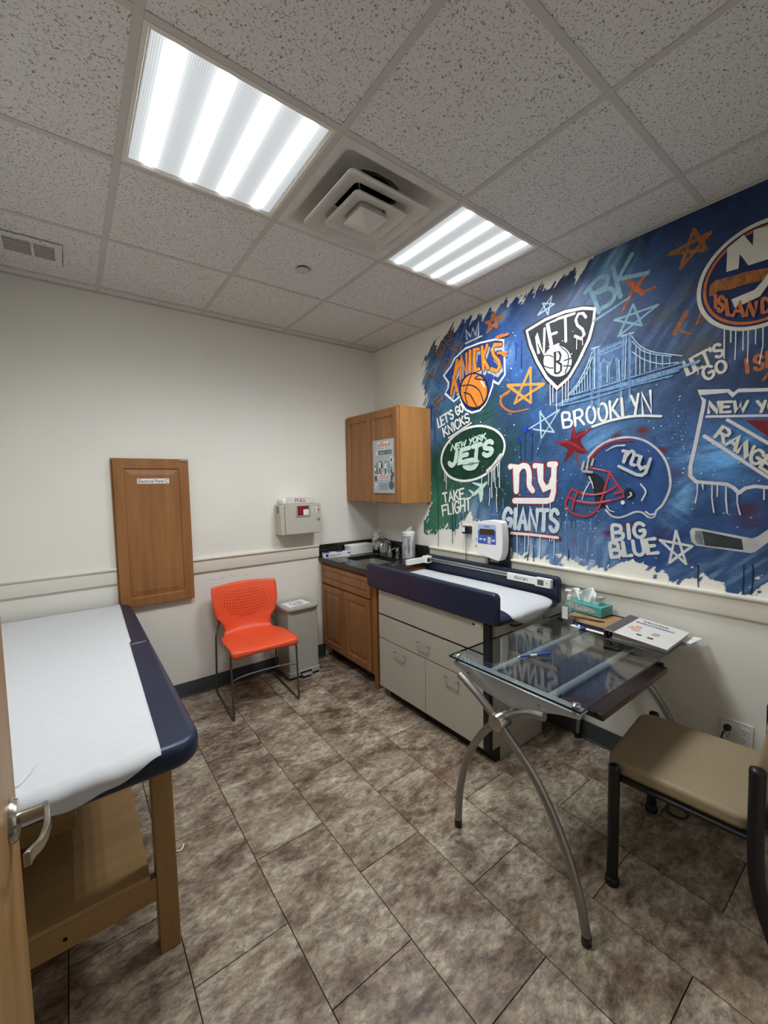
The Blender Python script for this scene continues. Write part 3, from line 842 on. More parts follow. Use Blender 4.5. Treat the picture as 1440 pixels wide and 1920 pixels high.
g = G(); plate(g, .22, .88, .04, .20, .0004); g.build('title_halo', m_pwh, po, smooth=False)
ptext('allied', .25, .84, .05, .135, .0008, .01, m_pred, 'title_text')
ptext('PEDIATRIC', .25, .84, .150, .185, .0008, 0, m_psl, 'subtitle_text')
g = G(); plate(g, .2, .9, .205, .275, .0006); g.build('banner', m_pdk, po, smooth=False)
ptext('URGENT CARE', .30, .88, .222, .262, .001, .01, m_pwh, 'banner_text')
pdisc(G(), .20, .245, .07, .045, .0008).build('badge', m_pwh, po, smooth=False); pdisc(G(), .88, .39, .10, .065, .0006).build('badge', m_pwh, po, smooth=False)
g = G(); plate(g, .84, .92, .36, .42, .001); g.build('badge_text', m_psl, po, smooth=False)
g = G()
for k, v in enumerate((.62, .64, .63, .65, .66)): pdisc(g, .14 + .18 * k, v, .13, .03, .0004)
g.build('ground_cloud', m_pwh, po, smooth=False)
skin = M('poster_skin', C(188, 140, 112), 0.6)
for k, (u, top, c1, c2) in enumerate([(.10, .49, C(225, 225, 222), C(60, 60, 68)), (.19, .44, C(120, 130, 140), C(40, 42, 52)), (.33, .40, C(228, 228, 226), C(70, 50, 60)), (.43, .41, C(60, 62, 92), C(190, 160, 150)), (.60, .42, C(226, 226, 224), C(48, 60, 60)), (.76, .42, C(120, 140, 160), C(110, 130, 150)), (.88, .53, C(70, 74, 90), C(52, 56, 70))]):
    pe = ROOT('printed_person', None, None); pe.parent = po
    g = G(); pdisc(g, u, top + .012, .026, .018, .0010); g.build('head', skin, pe, smooth=False, base=None)
    g = G(); pdisc(g, u, top, .028, .010, .0012); g.build('hair', m_ink, pe, smooth=False)
    g = G(); plate(g, u - .036, u + .036, top + .03, top + .03 + (.62 - top) * .45, .0009); g.build('shirt', M('print_%d' % k, c1, 0.6), pe, smooth=False)
    g = G(); plate(g, u - .026, u + .026, top + .03 + (.62 - top) * .45, .635, .0008); g.build('trousers', M('printb_%d' % k, c2, 0.6), pe, smooth=False)
for o in [c for c in po.children if c.type == 'EMPTY']:
    o.location = (0, 0, 0)
g = G(); plate(g, .20, .82, .655, .745, .0008); g.build('ribbon', m_pwh, po, smooth=False)
plate(G(), .06, .20, .68, .77, .0006).build('ribbon_tail', m_psl, po, smooth=False); plate(G(), .82, .94, .67, .76, .0006).build('ribbon_tail', m_psl, po, smooth=False)
g = G()
for k in range(2): plate(g, .26, .78, .67 + k * .038, .69 + k * .038, .0011)
g.build('ribbon_text', M('rose_ink', C(206, 140, 136), 0.6), po, smooth=False)
g = G()
for k in range(6): plate(g, .30, .74 - .06 * (k % 2), .82 + k * .022, .827 + k * .022, .0006)
g.build('small_print', m_psl, po, smooth=False)
pdisc(G(), .87, .85, .12, .085, .0005).build('corner_blob', m_psl, po, smooth=False); pdisc(G(), .93, .66, .07, .05, .0005, 12).build('corner_blob', m_psl, po, smooth=False)
g = G(); plate(g, .08, .22, .82, .85, .0006); plate(g, .08, .13, .85, .92, .0006); g.build('megaphone', m_pwh, po, smooth=False)

# ------------------------------------------------------------------ counter items
CT = 0.8932
bx = ROOT('bandage_box', 'white and blue slim box on the left end of the counter', 'box', (-0.53, -0.115, CT))
bx.rotation_euler = (0, 0, math.radians(-14))
G().box(-0.115, 0.115, -0.035, 0.035, 0, 0.042).build('carton', m_white, bx, local=True, bevel=0.001)
g = quad(G(), (-0.105, -0.0355, 0.036), (-0.078, -0.0355, 0.036), (-0.078, -0.0355, 0.008), (-0.105, -0.0355, 0.008)); m_bink = M('blue_ink', C(52, 66, 150), 0.5); g.build('blue_logo', m_bink, bx, local=True, smooth=False); g = quad(G(), (0.085, -0.0355, 0.038), (0.113, -0.0355, 0.038), (0.113, -0.0355, 0.022), (0.095, -0.0355, 0.03)); g.build('blue_corner', m_bink, bx, local=True, smooth=False)
g = quad(G(), (-0.112, -0.033, 0.0424), (-0.06, -0.033, 0.0424), (-0.06, 0.033, 0.0424), (-0.112, 0.033, 0.0424)); g.build('blue_print', M('blue_ink', C(52, 66, 150), 0.5), bx, local=True, smooth=False)
g = G(); put_text(g, 'Adhesive Pads', (-0.07, -0.0357, 0.032), (0.03, -0.0357, 0.032), (0.03, -0.0357, 0.020), (-0.07, -0.0357, 0.020)); quad(g, (-0.07, -0.0357, 0.015), (0.0, -0.0357, 0.015), (0.0, -0.0357, 0.012), (-0.07, -0.0357, 0.012)); g.build('box_text', m_ink, bx, local=True, smooth=False)
G().box(0.0, 0.05, -0.02, 0.02, 0.042, 0.047).build('blue_flap', m_blue, bx, local=True, bevel=0.001)
sl = ROOT('clear_sleeve', 'crumpled clear packet at the counter edge by the slim box', 'packet', (-0.615, -0.06, CT))
G().grid(lambda u, w: (-0.635 + 0.06 * u, -0.10 + 0.075 * w, CT + 0.016 + 0.02 * math.sin(3.1 * u) * math.sin(3 * w) + 0.004 * math.sin(17 * u + 9 * w)), 8, 8).build('sleeve', m_clear, sl, solid=0.001)
tw = ROOT('paper_towel_stack', 'stack of folded white paper towels against the backsplash', 'paper towels', (-0.26, -0.085, CT))
for k in range(9):
    j = random.uniform(-.003, .003)
    G().prism(rrect(-0.40 + j, -0.155 + j, -0.145, -0.032, 0.008, 2), 'z', CT + k * 0.0092, CT + k * 0.0092 + 0.0088).build('folded_towel', m_note, tw, bevel=0.003)
jr = ROOT('cotton_jar', 'glass jar of white cotton balls in the counter corner', 'jar', (-0.095, -0.11, CT))
G().lathe((-0.095, -0.11, CT), [(0.0, 0.002), (0.045, 0.002), (0.05, 0.01), (0.052, 0.15), (0.056, 0.17), (0.054, 0.172), (0.048, 0.15), (0.046, 0.012), (0, 0.01)], 24).build('glass_jar', m_clear, jr, angle=60)
G().lathe((-0.095, -0.11, CT + 0.172), [(0.056, 0), (0.058, 0.004), (0.05, 0.025), (0.02, 0.036), (0.012, 0.04), (0, 0.05)], 24).build('jar_lid', m_clear, jr, angle=60)
m_cot = M('cotton', C(236, 234, 228), 0.95, bump=0.4, bscale=90)
for k in range(26):
    a = random.random() * 6.283; r0 = math.sqrt(random.random()) * 0.03
    G().ball((-0.095 + r0 * math.cos(a), -0.11 + r0 * math.sin(a), CT + 0.025 + 0.135 * (k / 25)), 0.016, 0.016, 0.015, 8, 6).build('cotton_ball', m_cot, jr, angle=90)
j2 = ROOT('small_jar', 'small clear jar with a grey lid beside the cotton jar', 'jar', (-0.085, -0.215, CT))
G().lathe((-0.085, -0.215, CT), [(0.0, 0.001), (0.038, 0.001), (0.042, 0.008), (0.042, 0.085), (0.036, 0.095), (0.036, 0.098)], 22).build('jar_body', m_frost, j2, angle=60)
G().lathe((-0.085, -0.215, CT + 0.098), [(0.038, 0), (0.038, 0.022), (0.034, 0.026), (0, 0.027)], 22).build('jar_cap', M('grey_cap', C(70, 72, 74), 0.5), j2, angle=50)
b2 = ROOT('lotion_bottle', 'small white bottle with a dark blue label behind the wipes', 'bottle', (-0.055, -0.478, CT))
G().lathe((-0.055, -0.478, CT), [(0, 0), (0.026, 0), (0.028, 0.005), (0.028, 0.095), (0.02, 0.108), (0.012, 0.112), (0.012, 0.118)], 20).build('bottle_body', m_white, b2, angle=50)
G().lathe((-0.055, -0.478, CT + 0.118), [(0.014, 0), (0.014, 0.02), (0, 0.021)], 16).build('bottle_cap', m_white, b2)
G().lathe((-0.055, -0.478, CT + 0.025), [(0.0284, 0), (0.0284, 0.055)], 20, caps=False).build('bottle_label', M('bottle_label', C(66, 70, 110), 0.5, col2=C(210, 208, 212), vscale=60), b2)
wp = ROOT('wipes_canister', 'tall white disinfectant wipes canister with its lid up', 'canister', (-0.105, -0.585, CT))
G().lathe((-0.105, -0.585, CT), [(0, 0), (0.050, 0), (0.053, 0.004), (0.053, 0.20), (0.05, 0.206)], 26).build('canister_body', M('wipes_print', C(208, 210, 214), 0.35, col2=C(226, 226, 226), vscale=14, stretch=(3, 3, .5)), wp, angle=50)
G().lathe((-0.105, -0.585, CT), [(0.0534, 0.02), (0.0534, 0.19)], 26, caps=False).build('canister_label', M('wipes_label', C(226, 226, 226), 0.4, col2=C(92, 96, 112), vscale=22, stretch=(2, 2, .6)), wp, angle=50)
G().lathe((-0.105, -0.585, CT + 0.206), [(0.054, 0), (0.054, 0.012), (0.048, 0.02), (0, 0.021)], 26).build('canister_lid', m_white, wp, angle=50)
G().prism([(-0.03, 0), (0.03, 0.0), (0.034, 0.036), (0.022, 0.04), (-0.02, 0.014)], 'y', 0, 0.012).build('flip_cap', m_white, wp, local=True, bevel=0.002).location = (0.0, -0.006, 0.226)
# ================================================================== PAEDIATRIC SCALE TABLE
CY0, CY1 = -1.845, -0.878          # body along y
tb = ROOT('scale_table', 'cream cabinet scale table topped by a navy padded tray', 'examination table', (-0.38, -1.36, 0))
BOX('cabinet_body', m_lam, (-0.618, -0.144, CY0, CY1, 0.075, 0.772), tb, bevel=0.001)
BOX('plinth', m_black, (-0.588, -0.55, CY0 - 0.004, CY1 - 0.05, 0.0, 0.075), tb, bevel=0.001)
BOX('plinth_side', m_lam, (-0.55, -0.144, CY0 - 0.003, CY1 - 0.05, 0.0, 0.075), tb, bevel=0.001)
m_edge = M('dark_edge', C(28, 25, 25), 0.5)
BOX('corner_strip', m_edge, (-0.642, -0.612, CY0 - 0.003, CY0 + 0.034, 0.075, 0.772), tb, bevel=0.001)
BOX('front_backing', m_edge, (-0.624, -0.617, CY0 + 0.03, CY1, 0.078, 0.772), tb, bevel=0)
FX0, FX1 = -0.643, -0.625
BOX('apron_panel', m_lam, (FX0, FX1, CY0 + 0.036, CY1, 0.609, 0.772), tb, bevel=0.0008)
dr = BOX('drawer_front', m_lam, (FX0, FX1, CY0 + 0.036, CY1, 0.434, 0.594), tb, bevel=0.0008)
dl = BOX('cabinet_door', m_lam, (FX0, FX1, -1.352, CY1, 0.078, 0.426), tb, bevel=0.0008)
dd = BOX('cabinet_door', m_lam, (FX0, FX1, CY0 + 0.036, -1.356, 0.078, 0.426), tb, bevel=0.0008)
def pull(par, y0, y1, z):
    x = FX0
    G().tube(bez([(x, y0, z), (x - 0.022, y0, z), (x - 0.03, y0 + (y1 - y0) * .06, z), (x - 0.031, (y0 + y1) / 2, z), (x - 0.03, y1 - (y1 - y0) * .06, z), (x - 0.022, y1, z), (x, y1, z)], 4), 0.0045, 8).build('pull_handle', m_chrome, par, angle=70)
pull(dr, -1.295, -1.395, 0.518); pull(dl, -1.065, -1.165, 0.382); pull(dd, -1.535, -1.635, 0.386)
tg = BOX('maker_badge', m_white, (-0.6445, -0.6432, -1.795, -1.735, 0.742, 0.762), tb, bevel=0)
BOX('badge_logo', m_ink, (-0.6450, -0.6445, -1.753, -1.737, 0.746, 0.759), tg, bevel=0)
sdr = BOX('side_drawer', m_lam, (-0.60, -0.17, CY0 - 0.014, CY0, 0.66, 0.765), tb, bevel=0.001)
x0, x1, y, z = -0.475, -0.355, CY0 - 0.014, 0.742
G().tube(bez([(x0, y, z), (x0, y - 0.024, z), (x0 + .01, y - 0.03, z), (x1 - .01, y - 0.03, z), (x1, y - 0.024, z), (x1, y, z)], 4), 0.0045, 8).build('side_handle', m_black, sdr, angle=70)
# padded tray
PY0_, PY1_ = -1.915, -0.772
def soft_board(name, x0, x1, par):
    prof = rrect(PY0_, PY1_, 0.785, 0.952, 0.028, 5)
    return G().prism(prof, 'x', x0, x1).build(name, m_navy, par, bevel=0.010, seg=3, angle=60)
soft_board('front_bolster', -0.672, -0.630, tb)
soft_board('rear_bolster', -0.095, -0.053, tb)
BOX('tray_deck', m_edge, (-0.63, -0.095, PY0_ + 0.03, PY1_ - 0.02, 0.772, 0.792), tb, bevel=0.002)
pp = [(-0.785, 0.792), (-0.785, 0.83)] + [(-1.80, 0.832)] + [(-1.80 - 0.115 * math.sin(a), 0.80 + 0.032 * math.cos(a)) for a in [k * math.pi / 2 / 7 for k in range(1, 8)]] + [(-1.905, 0.778), (-1.86, 0.778), (-1.85, 0.792)]
G().prism(pp, 'x', -0.629, -0.096).build('mattress', m_navy, tb, bevel=0.004, angle=50)
# measuring rod
G().box(-0.112, -0.0955, -1.885, -0.795, 0.905, 0.932).build('measuring_rod', m_steel, tb, bevel=0.002)
G().box(-0.1135, -0.112, -1.885, -0.795, 0.916, 0.921).build('rod_groove', m_edge, tb)
s1 = BOX('rod_slider', m_white, (-0.135, -0.1130, -1.868, -1.585, 0.893, 0.936), tb, bevel=0.003)
BOX('slider_end', m_white, (-0.141, -0.1130, -1.892, -1.79, 0.888, 0.942), s1, bevel=0.003)
BOX('slider_window', M('smoked_window', C(92, 84, 80), 0.2, var=0.3, vscale=60), (-0.1425, -0.1412, -1.848, -1.808, 0.899, 0.931), s1, bevel=0.001)
G().add([(-0.1416, -1.862, 0.915), (-0.1416, -1.870, 0.921), (-0.1416, -1.870, 0.909)], [(0, 1, 2)]).build('red_pointer', m_red, s1, smooth=False)
g = G(); put_text(g, 'doran', (-0.1355, -1.640, 0.930), (-0.1355, -1.735, 0.930), (-0.1355, -1.735, 0.905), (-0.1355, -1.640, 0.905)); g.build('slider_text', m_ink, s1, smooth=False)
s2 = BOX('headpiece', m_white, (-0.330, -0.125, -0.832, -0.806, 0.894, 0.936), tb, bevel=0.003)
BOX('headpiece_joint', m_white, (-0.150, -0.0955, -0.855, -0.800, 0.890, 0.944), s2, bevel=0.003)
BOX('joint_window', m_edge, (-0.148, -0.118, -0.8562, -0.8548, 0.902, 0.930), s2, bevel=0)

def noise2(x, y, s=1.0, seed=0):
    return math.sin(x * 12.9 * s + seed) * math.sin(y * 9.7 * s + 1.3 * seed) + .5 * math.sin(x * 27.1 * s + y * 21.3 * s + seed * 2.1)
def pp_z(y):
    if y > -1.80: return 0.8345, y
    return None
ts = ROOT('table_paper', 'white paper sheet over the padded tray of the scale table', 'paper sheet', (-0.33, -1.36, 0.834))
def tpaper(u, w):
    # u along length, w across
    L = 1.175 + 0.03 * math.sin(3.0 * w + .4) - 0.05 * (abs(w - .45) * 2) ** 3
    s_ = u * L
    x = -0.545 + 0.415 * w + 0.012 * math.sin(u * 3)
    ys_ = -0.79 - s_
    zz = 0.8355 + 0.0012 * noise2(x, ys_, 1.0, 2)
    if ys_ < -1.80:
        arc = -1.80 - ys_
        a = min(arc / 0.10, 1.45)
        ys_ = -1.80 - 0.120 * math.sin(a); zz = 0.797 + 0.0385 * math.cos(a) - max(0, arc - 0.145) * 1.0
        ys_ -= 0.004 * math.sin(w * 9) * min(1, arc / .1)
    return (x, ys_, zz)
G().grid(tpaper, 60, 20).build('paper_sheet', m_paper, ts, solid=0.0008, angle=80)

# ------------------------------------------------------------------ digital readout on its post
ds = ROOT('scale_display', 'white digital scale readout with blue keypad on a black post', 'display', (-0.07, -1.44, 0.90))
BOX('post', m_black, (-0.048, -0.034, -1.540, -1.365, 0.90, 1.215), ds, bevel=0.004)
BOX('rating_plate', m_canm, (-0.0495, -0.048, -1.455, -1.385, 0.968, 0.997), ds, bevel=0)
prof = bez([(-1.338, 1.035), (-1.327, 1.10), (-1.325, 1.16), (-1.338, 1.225), (-1.352, 1.248), (-1.43, 1.262), (-1.51, 1.256), (-1.528, 1.235), (-1.538, 1.15), (-1.535, 1.06), (-1.515, 1.004), (-1.49, 0.998), (-1.365, 1.020), (-1.338, 1.035)], 4)[:-1]
G().prism([(p.x, p.y) for p in prof], 'x', -0.118, -0.050).build('housing', m_white, ds, bevel=0.010, seg=4, angle=60)
fx = -0.1186
def dq(g, y0, y1, z0, z1, d=0.0, sl=-0.02):
    g.add([(fx - d, y0, z1 + sl * (y0 + 1.43)), (fx - d, y1, z1 + sl * (y1 + 1.43)), (fx - d, y1, z0 + sl * (y1 + 1.43)), (fx - d, y0, z0 + sl * (y0 + 1.43))], [(0, 1, 2, 3)]); return g
dq(G(), -1.336, -1.486, 1.100, 1.215).build('keypad', M('keypad_blue', C(58, 88, 176), 0.35, col2=C(70, 100, 188), vscale=4), ds, smooth=False)
dq(G(), -1.338, -1.484, 1.192, 1.232, .0002).build('header_strip', M('header_lilac', C(172, 182, 218), 0.35), ds, smooth=False)
dq(G(), -1.352, -1.474, 1.162, 1.202, .0006).build('screen', M('lcd_off', C(66, 60, 42), 0.15, var=0.03), ds, smooth=False)
g = G(); put_text(g, 'doran', (fx - .0006, -1.385, 1.224), (fx - .0006, -1.432, 1.224), (fx - .0006, -1.432, 1.214), (fx - .0006, -1.385, 1.214), bold=.02); g.build('header_text', M('blue_ink', C(52, 66, 150), 0.5), ds, smooth=False)
for k, (yc, zc, w_) in enumerate(((-1.360, 1.131, .011), (-1.393, 1.130, .011), (-1.432, 1.142, .012), (-1.432, 1.127, .012), (-1.432, 1.112, .012), (-1.466, 1.127, .012))):
    kb = dq(G(), yc + w_, yc - w_, zc - .0065, zc + .0065, .0008).build('key', m_white, ds, smooth=False)
    if k in (2, 3, 4):
        s_ = 1 if k == 2 else -1
        if k == 3: dq(G(), yc + .003, yc - .003, zc - .003, zc + .003, .001).build('key_mark', m_ink, kb, smooth=False)
        else: G().add([(fx - .0012, yc + .004, zc - .003 * s_), (fx - .0012, yc - .004, zc - .003 * s_), (fx - .0012, yc, zc + .004 * s_)], [(0, 1, 2)]).build('key_arrow', m_ink, kb, smooth=False)
    else:
        dq(G(), yc + .006, yc - .006, zc - .0012, zc + .0012, .001).build('key_mark', m_blue, kb, smooth=False)

def outlet_plate(name, label, y0, y1, z0, z1, nrec):
    r = ROOT(name, label, 'outlet', (0, (y0 + y1) / 2, z0))
    BOX('cover_plate', m_white, (-0.006, 0.0, y0, y1, z0, z1), r, bevel=0.003)
    n = nrec; cw = (y1 - y0) / n
    for k in range(n):
        yc = y1 - cw * (k + .5); zc = (z0 + z1) / 2
        rc = BOX('receptacle', m_white, (-0.0085, -0.0055, yc - 0.0165, yc + 0.0165, zc - 0.034, zc + 0.034), r, bevel=0.001)
        g = G()
        for dz in (0.018, -0.018):
            g.box(-0.0092, -0.0084, yc - .0075, yc - .0055, zc + dz - .002, zc + dz + .006).box(-0.0092, -0.0084, yc + .0055, yc + .0075, zc + dz - .001, zc + dz + .006).box(-0.0092, -0.0084, yc - .002, yc + .002, zc + dz - .011, zc + dz - .007)
        g.build('slots', m_dark, rc, smooth=False)
        for dz in (-.048, .048): G().lathe((-0.0062, yc, zc + dz), [(0, -.001), (.003, 0)], 8, 'x').build('screw', m_canm, r)
    return r
outlet_plate('wall_outlet', 'white outlet plate above the chair rail behind the scale readout', -1.188, -1.108, 1.093, 1.208, 1)
ad = ROOT('power_adapter', 'black plug-in power adapter with a thin cord beside the readout', 'power adapter', (-0.03, -1.155, 1.14))
BOX('adapter_body', m_black, (-0.048, -0.0095, -1.190, -1.124, 1.140, 1.196), ad, bevel=0.003)
BOX('adapter_label', m_note, (-0.0488, -0.048, -1.153, -1.128, 1.154, 1.190), ad, bevel=0)
G().tube(bez([(-0.03, -1.158, 1.142), (-0.03, -1.157, 1.12), (-0.034, -1.155, 1.06), (-0.036, -1.153, 0.99), (-0.038, -1.153, 0.90)], 5), 0.0022, 6).build('adapter_cord', m_black, ad)
outlet_plate('wall_outlet', 'double white outlet plate low on the wall behind the tan chair', -2.785, -2.667, 0.306, 0.422, 2)
pg = ROOT('power_plug', 'black plug with a hanging cord in the low double outlet', 'plug', (-0.02, -2.697, 0.37))
G().lathe((-0.0095, -2.697, 0.382), [(0.014, 0), (0.015, -0.008), (0.011, -0.022), (0.006, -0.028), (0, -0.028)], 12, 'x').build('plug_body', m_black, pg)
G().tube(bez([(-0.03, -2.697, 0.382), (-0.045, -2.690, 0.37), (-0.05, -2.685, 0.345), (-0.045, -2.686, 0.31), (-0.03, -2.693, 0.28), (-0.02, -2.70, 0.22), (-0.05, -2.68, 0.06), (-0.1, -2.62, 0.006), (-0.17, -2.60, 0.004)], 6), 0.0036, 8).build('plug_cord', m_black, pg)
lc = ROOT('cable_loop', 'loop of black cable lying on the floor under the tan chair', 'cable', (-0.22, -2.58, 0))
G().tube([(-0.215 + 0.045 * math.cos(a), -2.575 + 0.04 * math.sin(a), 0.005 + .002 * math.sin(a)) for a in [k * 6.2832 / 24 for k in range(24)]], 0.004, 8, closed=True).build('cable', m_black, lc)

# ================================================================== GLASS DESK
GZ = 0.768
dk = ROOT('glass_desk', 'glass topped desk on crossed curved silver legs', 'desk', (-0.54, -2.27, 0))
GX0, GX1, GY0, GY1 = -1.062, -0.012, -2.552, -1.965
G().prism(rrect(GX0, GX1, GY0, GY1, 0.006, 3), 'z', GZ - 0.008, GZ).build('glass_top', m_glass, dk, smooth=False)
m_gedge = M('green_glass_edge', C(28, 40, 38), 0.2, var=0.1)
g = G()
g.box(GX0 - .0006, GX0, GY0, GY1, GZ - .008, GZ); g.box(GX0, GX1, GY0 - .0006, GY0, GZ - .008, GZ); g.box(GX0, GX1, GY1, GY1 + .0006, GZ - .008, GZ)
g.build('glass_edge', m_gedge, dk, smooth=False)
def apron(name, x0, x1):
    lo = bez([(GY1 - 0.01, 0.726), (-2.03, 0.712), (-2.11, 0.678), (-2.20, 0.662), (-2.28, 0.660), (-2.36, 0.676), (-2.46, 0.712), (GY0 + 0.01, 0.728)], 4)
    poly = [(GY1 - 0.01, 0.742), ] + [(p.x, p.y) for p in lo] + [(GY0 + 0.01, 0.742)]
    a = G().prism(poly, 'x', x0, x1).build(name, m_silver, dk, bevel=0.002)
    BOX('apron_lip', m_silver, (x0, x0 + 0.055, GY0 + 0.012, GY1 - 0.012, 0.738, 0.744), a, bevel=0.001)
    for yy in (-2.06, -2.39): G().lathe((x0, yy, 0.715), [(0, -.003), (.006, -.002), (.006, 0)], 10, 'x').build('bolt', m_chrome, a)
    return a
apron('end_apron', -1.045, -1.038)
apron('end_apron', -0.068, -0.061)
for x, y in ((-1.035, -1.995), (-1.035, -2.522), (-0.032, -1.995), (-0.032, -2.530)):
    so = G().lathe((x, y, 0.742), [(.014, 0), (.014, .017)], 16).build('standoff', m_chrome, dk, angle=50)
    G().lathe((x, y, GZ), [(.014, 0), (.016, .003), (.011, .008), (0, .009)], 16).build('standoff_cap', m_chrome, so, angle=50)
for yy in (-2.125, -2.392):
    G().tube([(-1.038, yy, 0.722), (-0.068, yy, 0.722)], 0.014, 14).build('glass_rail', m_silver, dk, angle=60)
HY, HZ = -2.240, 0.598
def legs(x):
    for nm, pts in (('leg', [(-2.045, 0.715), (-2.10, 0.688), (-2.16, 0.654), (HY, HZ), (-2.40, 0.46), (-2.50, 0.31), (-2.565, 0.15), (-2.592, 0.03)]), ('leg', [(-2.42, 0.690), (-2.35, 0.672), (HY, HZ), (-2.14, 0.49), (-2.06, 0.34), (-2.020, 0.18), (-2.008, 0.03)])):
        off = -0.012 if pts[0][0] > -2.2 else 0.012
        c = bez([(x + off, a, b) for a, b in pts], 6)
        l = G().tube(c, 0.0155, 14).build(nm, m_steel2, dk, angle=70)
        a, b = pts[-1]
        G().lathe((x + off, a, 0), [(.012, 0), (.0165, .004), (.0165, .034), (0, .034)], 14).build('rubber_foot', m_black, l, angle=50)
m_steel2 = M('satin_silver', C(150, 149, 145), 0.33, 0.9, var=0.04)
legs(-1.068); legs(-0.045)
for x, sg in ((-1.068, -1), (-0.045, 1)):
    G().lathe((x, HY, HZ), [(0, sg * .034), (.030, sg * .033), (.033, sg * .029), (.033, sg * -.030), (0, sg * -.030)], 24, 'x').build('leg_hub', m_nickel, dk, angle=50)
G().tube([(-1.04, HY, HZ), (-0.07, HY, HZ)], 0.024, 18).build('crossbar', m_steel2, dk, angle=70)
ky = BOX('keyboard_shelf', m_espresso, (-0.922, -0.335, -2.560, -2.235, 0.684, 0.708), dk, bevel=0.004, seg=3)
for x in (-0.94, -0.332):
    BOX('shelf_slide', m_black, (x, x + 0.014, -2.54, -2.25, 0.700, 0.716), ky, bevel=0.001)
    BOX('slide_bracket', m_black, (x, x + 0.014, -2.41, -2.37, 0.716, 0.724), ky, bevel=0)

# ------------------------------------------------------------------ things on the desk
DZ0 = GZ + 0.0008
hs = ROOT('sanitizer_bottle', 'clear pump bottle of hand sanitizer on the glass desk', 'pump bottle', (-0.272, -2.083, DZ0))
G().prism(rrect(-0.027, 0.027, -0.030, 0.030, 0.014, 4), 'z', 0, 0.100).build('bottle_body', m_clear, hs, local=True, bevel=0.004)
G().lathe((0, 0, 0.100), [(0.026, 0), (0.022, 0.014), (0.012, 0.020), (0.012, 0.026)], 18, caps=False).build('bottle_shoulder', m_clear, hs, local=True, angle=60)
G().prism(rrect(-0.025, 0.025, -0.028, 0.028, 0.012, 4), 'z', 0.003, 0.032).build('gel', M('gel', C(188, 190, 188), 0.1, trans=0.85, ior=1.35), hs, local=True)
G().lathe((0, 0, 0.124), [(0.014, 0), (0.014, 0.022), (0.006, 0.024), (0.005, 0.040)], 16).build('pump_collar', m_white, hs, local=True, angle=50)
G().box(-0.008, 0.008, -0.010, 0.026, 0.163, 0.176).build('pump_nozzle', m_white, hs, local=True, bevel=0.003)
G().tube([(0, 0, 0.012), (0, 0, 0.124)], 0.0025, 6).build('dip_tube', m_white, hs, local=True)
G().box(-0.0282, -0.0274, -0.004, 0.028, 0.022, 0.088).build('bottle_label', m_note, hs, local=True)

tr = ROOT('document_tray', 'black framed cork tray lying on the desk beneath the tissue box', 'tray', (-0.16, -2.16, DZ0)); tr.rotation_euler = (0, 0, math.radians(0))
m_cork = M('cork', C(150, 116, 80), 0.8, col2=C(172, 138, 98), vscale=120)
TX0, TX1, TY0, TY1 = -0.290, -0.030, -2.292, -2.020
BOX('tray_base', m_black, (TX0, TX1, TY0, TY1, DZ0, DZ0 + 0.012), tr, bevel=0.002)
BOX('cork_sheet', m_cork, (TX0 + 0.012, TX1 - 0.012, TY0 + 0.012, TY1 - 0.012, DZ0 + 0.012, DZ0 + 0.0155), tr, bevel=0.0005)
for d in ((TX0, TX0 + .010, TY0, TY1), (TX1 - .010, TX1, TY0, TY1), (TX0 + .010, TX1 - .010, TY0, TY0 + .010), (TX0 + .010, TX1 - .010, TY1 - .010, TY1)):
    BOX('tray_edge', m_black, (*d, DZ0 + 0.012, DZ0 + 0.019), tr, bevel=0.001)
kn = ROOT('letter_opener', 'slim dark letter opener lying on the cork tray', 'letter opener', (-0.19, -2.16, DZ0 + 0.016))
G().prism([(-0.215, -2.075), (-0.200, -2.085), (-0.178, -2.215), (-0.185, -2.225), (-0.206, -2.205), (-0.225, -2.09)], 'z', DZ0 + 0.0158, DZ0 + 0.0185).build('blade', M('bronze', C(70, 50, 34), 0.35, 0.5), kn, bevel=0.001)
ws = ROOT('paper_slip', 'white paper slip sticking out in front of the cork tray', 'paper', (-0.30, -2.22, DZ0))
G().box(-0.318, -0.292, -2.300, -2.110, DZ0, DZ0 + 0.0012).build('slip', m_note, ws)

tz = DZ0 + 0.020
tbx = ROOT('tissue_box', 'teal and white tissue box with a tissue pulled up', 'tissue box', (-0.080, -2.085, tz)); tbx.rotation_euler = (0, 0, math.radians(-4))
m_teal = M('teal_carton', C(66, 150, 142), 0.5, col2=C(86, 168, 160), vscale=5)
G().box(-0.055, 0.055, -0.105, 0.105, 0, 0.052).build('carton', m_teal, tbx, local=True, bevel=0.002)
m_print = M('carton_print', C(206, 208, 202), 0.5, col2=C(120, 132, 130), vscale=70)
g = G(); fl = [( -0.0556, 0.095, 0.040), (-0.0556, 0.06, 0.047), (-0.0556, 0.0, 0.044), (-0.0556, -0.06, 0.036), (-0.0556, -0.088, 0.024), (-0.0556, -0.05, 0.014), (-0.0556, 0.02, 0.010), (-0.0556, 0.08, 0.020)]
g.add(fl, [tuple(range(8))]); g.build('carton_print', m_print, tbx, local=True, smooth=False)
g = G(); g.add([(0.03, -0.1056, 0.05), (0.054, -0.1056, 0.05), (0.054, -0.1056, 0.02), (0.04, -0.1056, 0.03)], [(0, 1, 2, 3)]); g.build('carton_print', m_print, tbx, local=True, smooth=False)
def tissue(u, w):
    a = (u - .5) * 2; y = a * (0.055 + 0.040 * w) ; z = 0.050 + (0.072 - 0.02 * a * a - 0.012 * math.sin(u * 11)) * w
    x = 0.022 * math.sin(u * 13 + 2.5 * w) * w + 0.010 * math.sin(u * 31) * w - 0.005
    return (x, y, z)
G().grid(tissue, 40, 10).build('tissue', m_note, tbx, local=True, solid=0.001, angle=80)
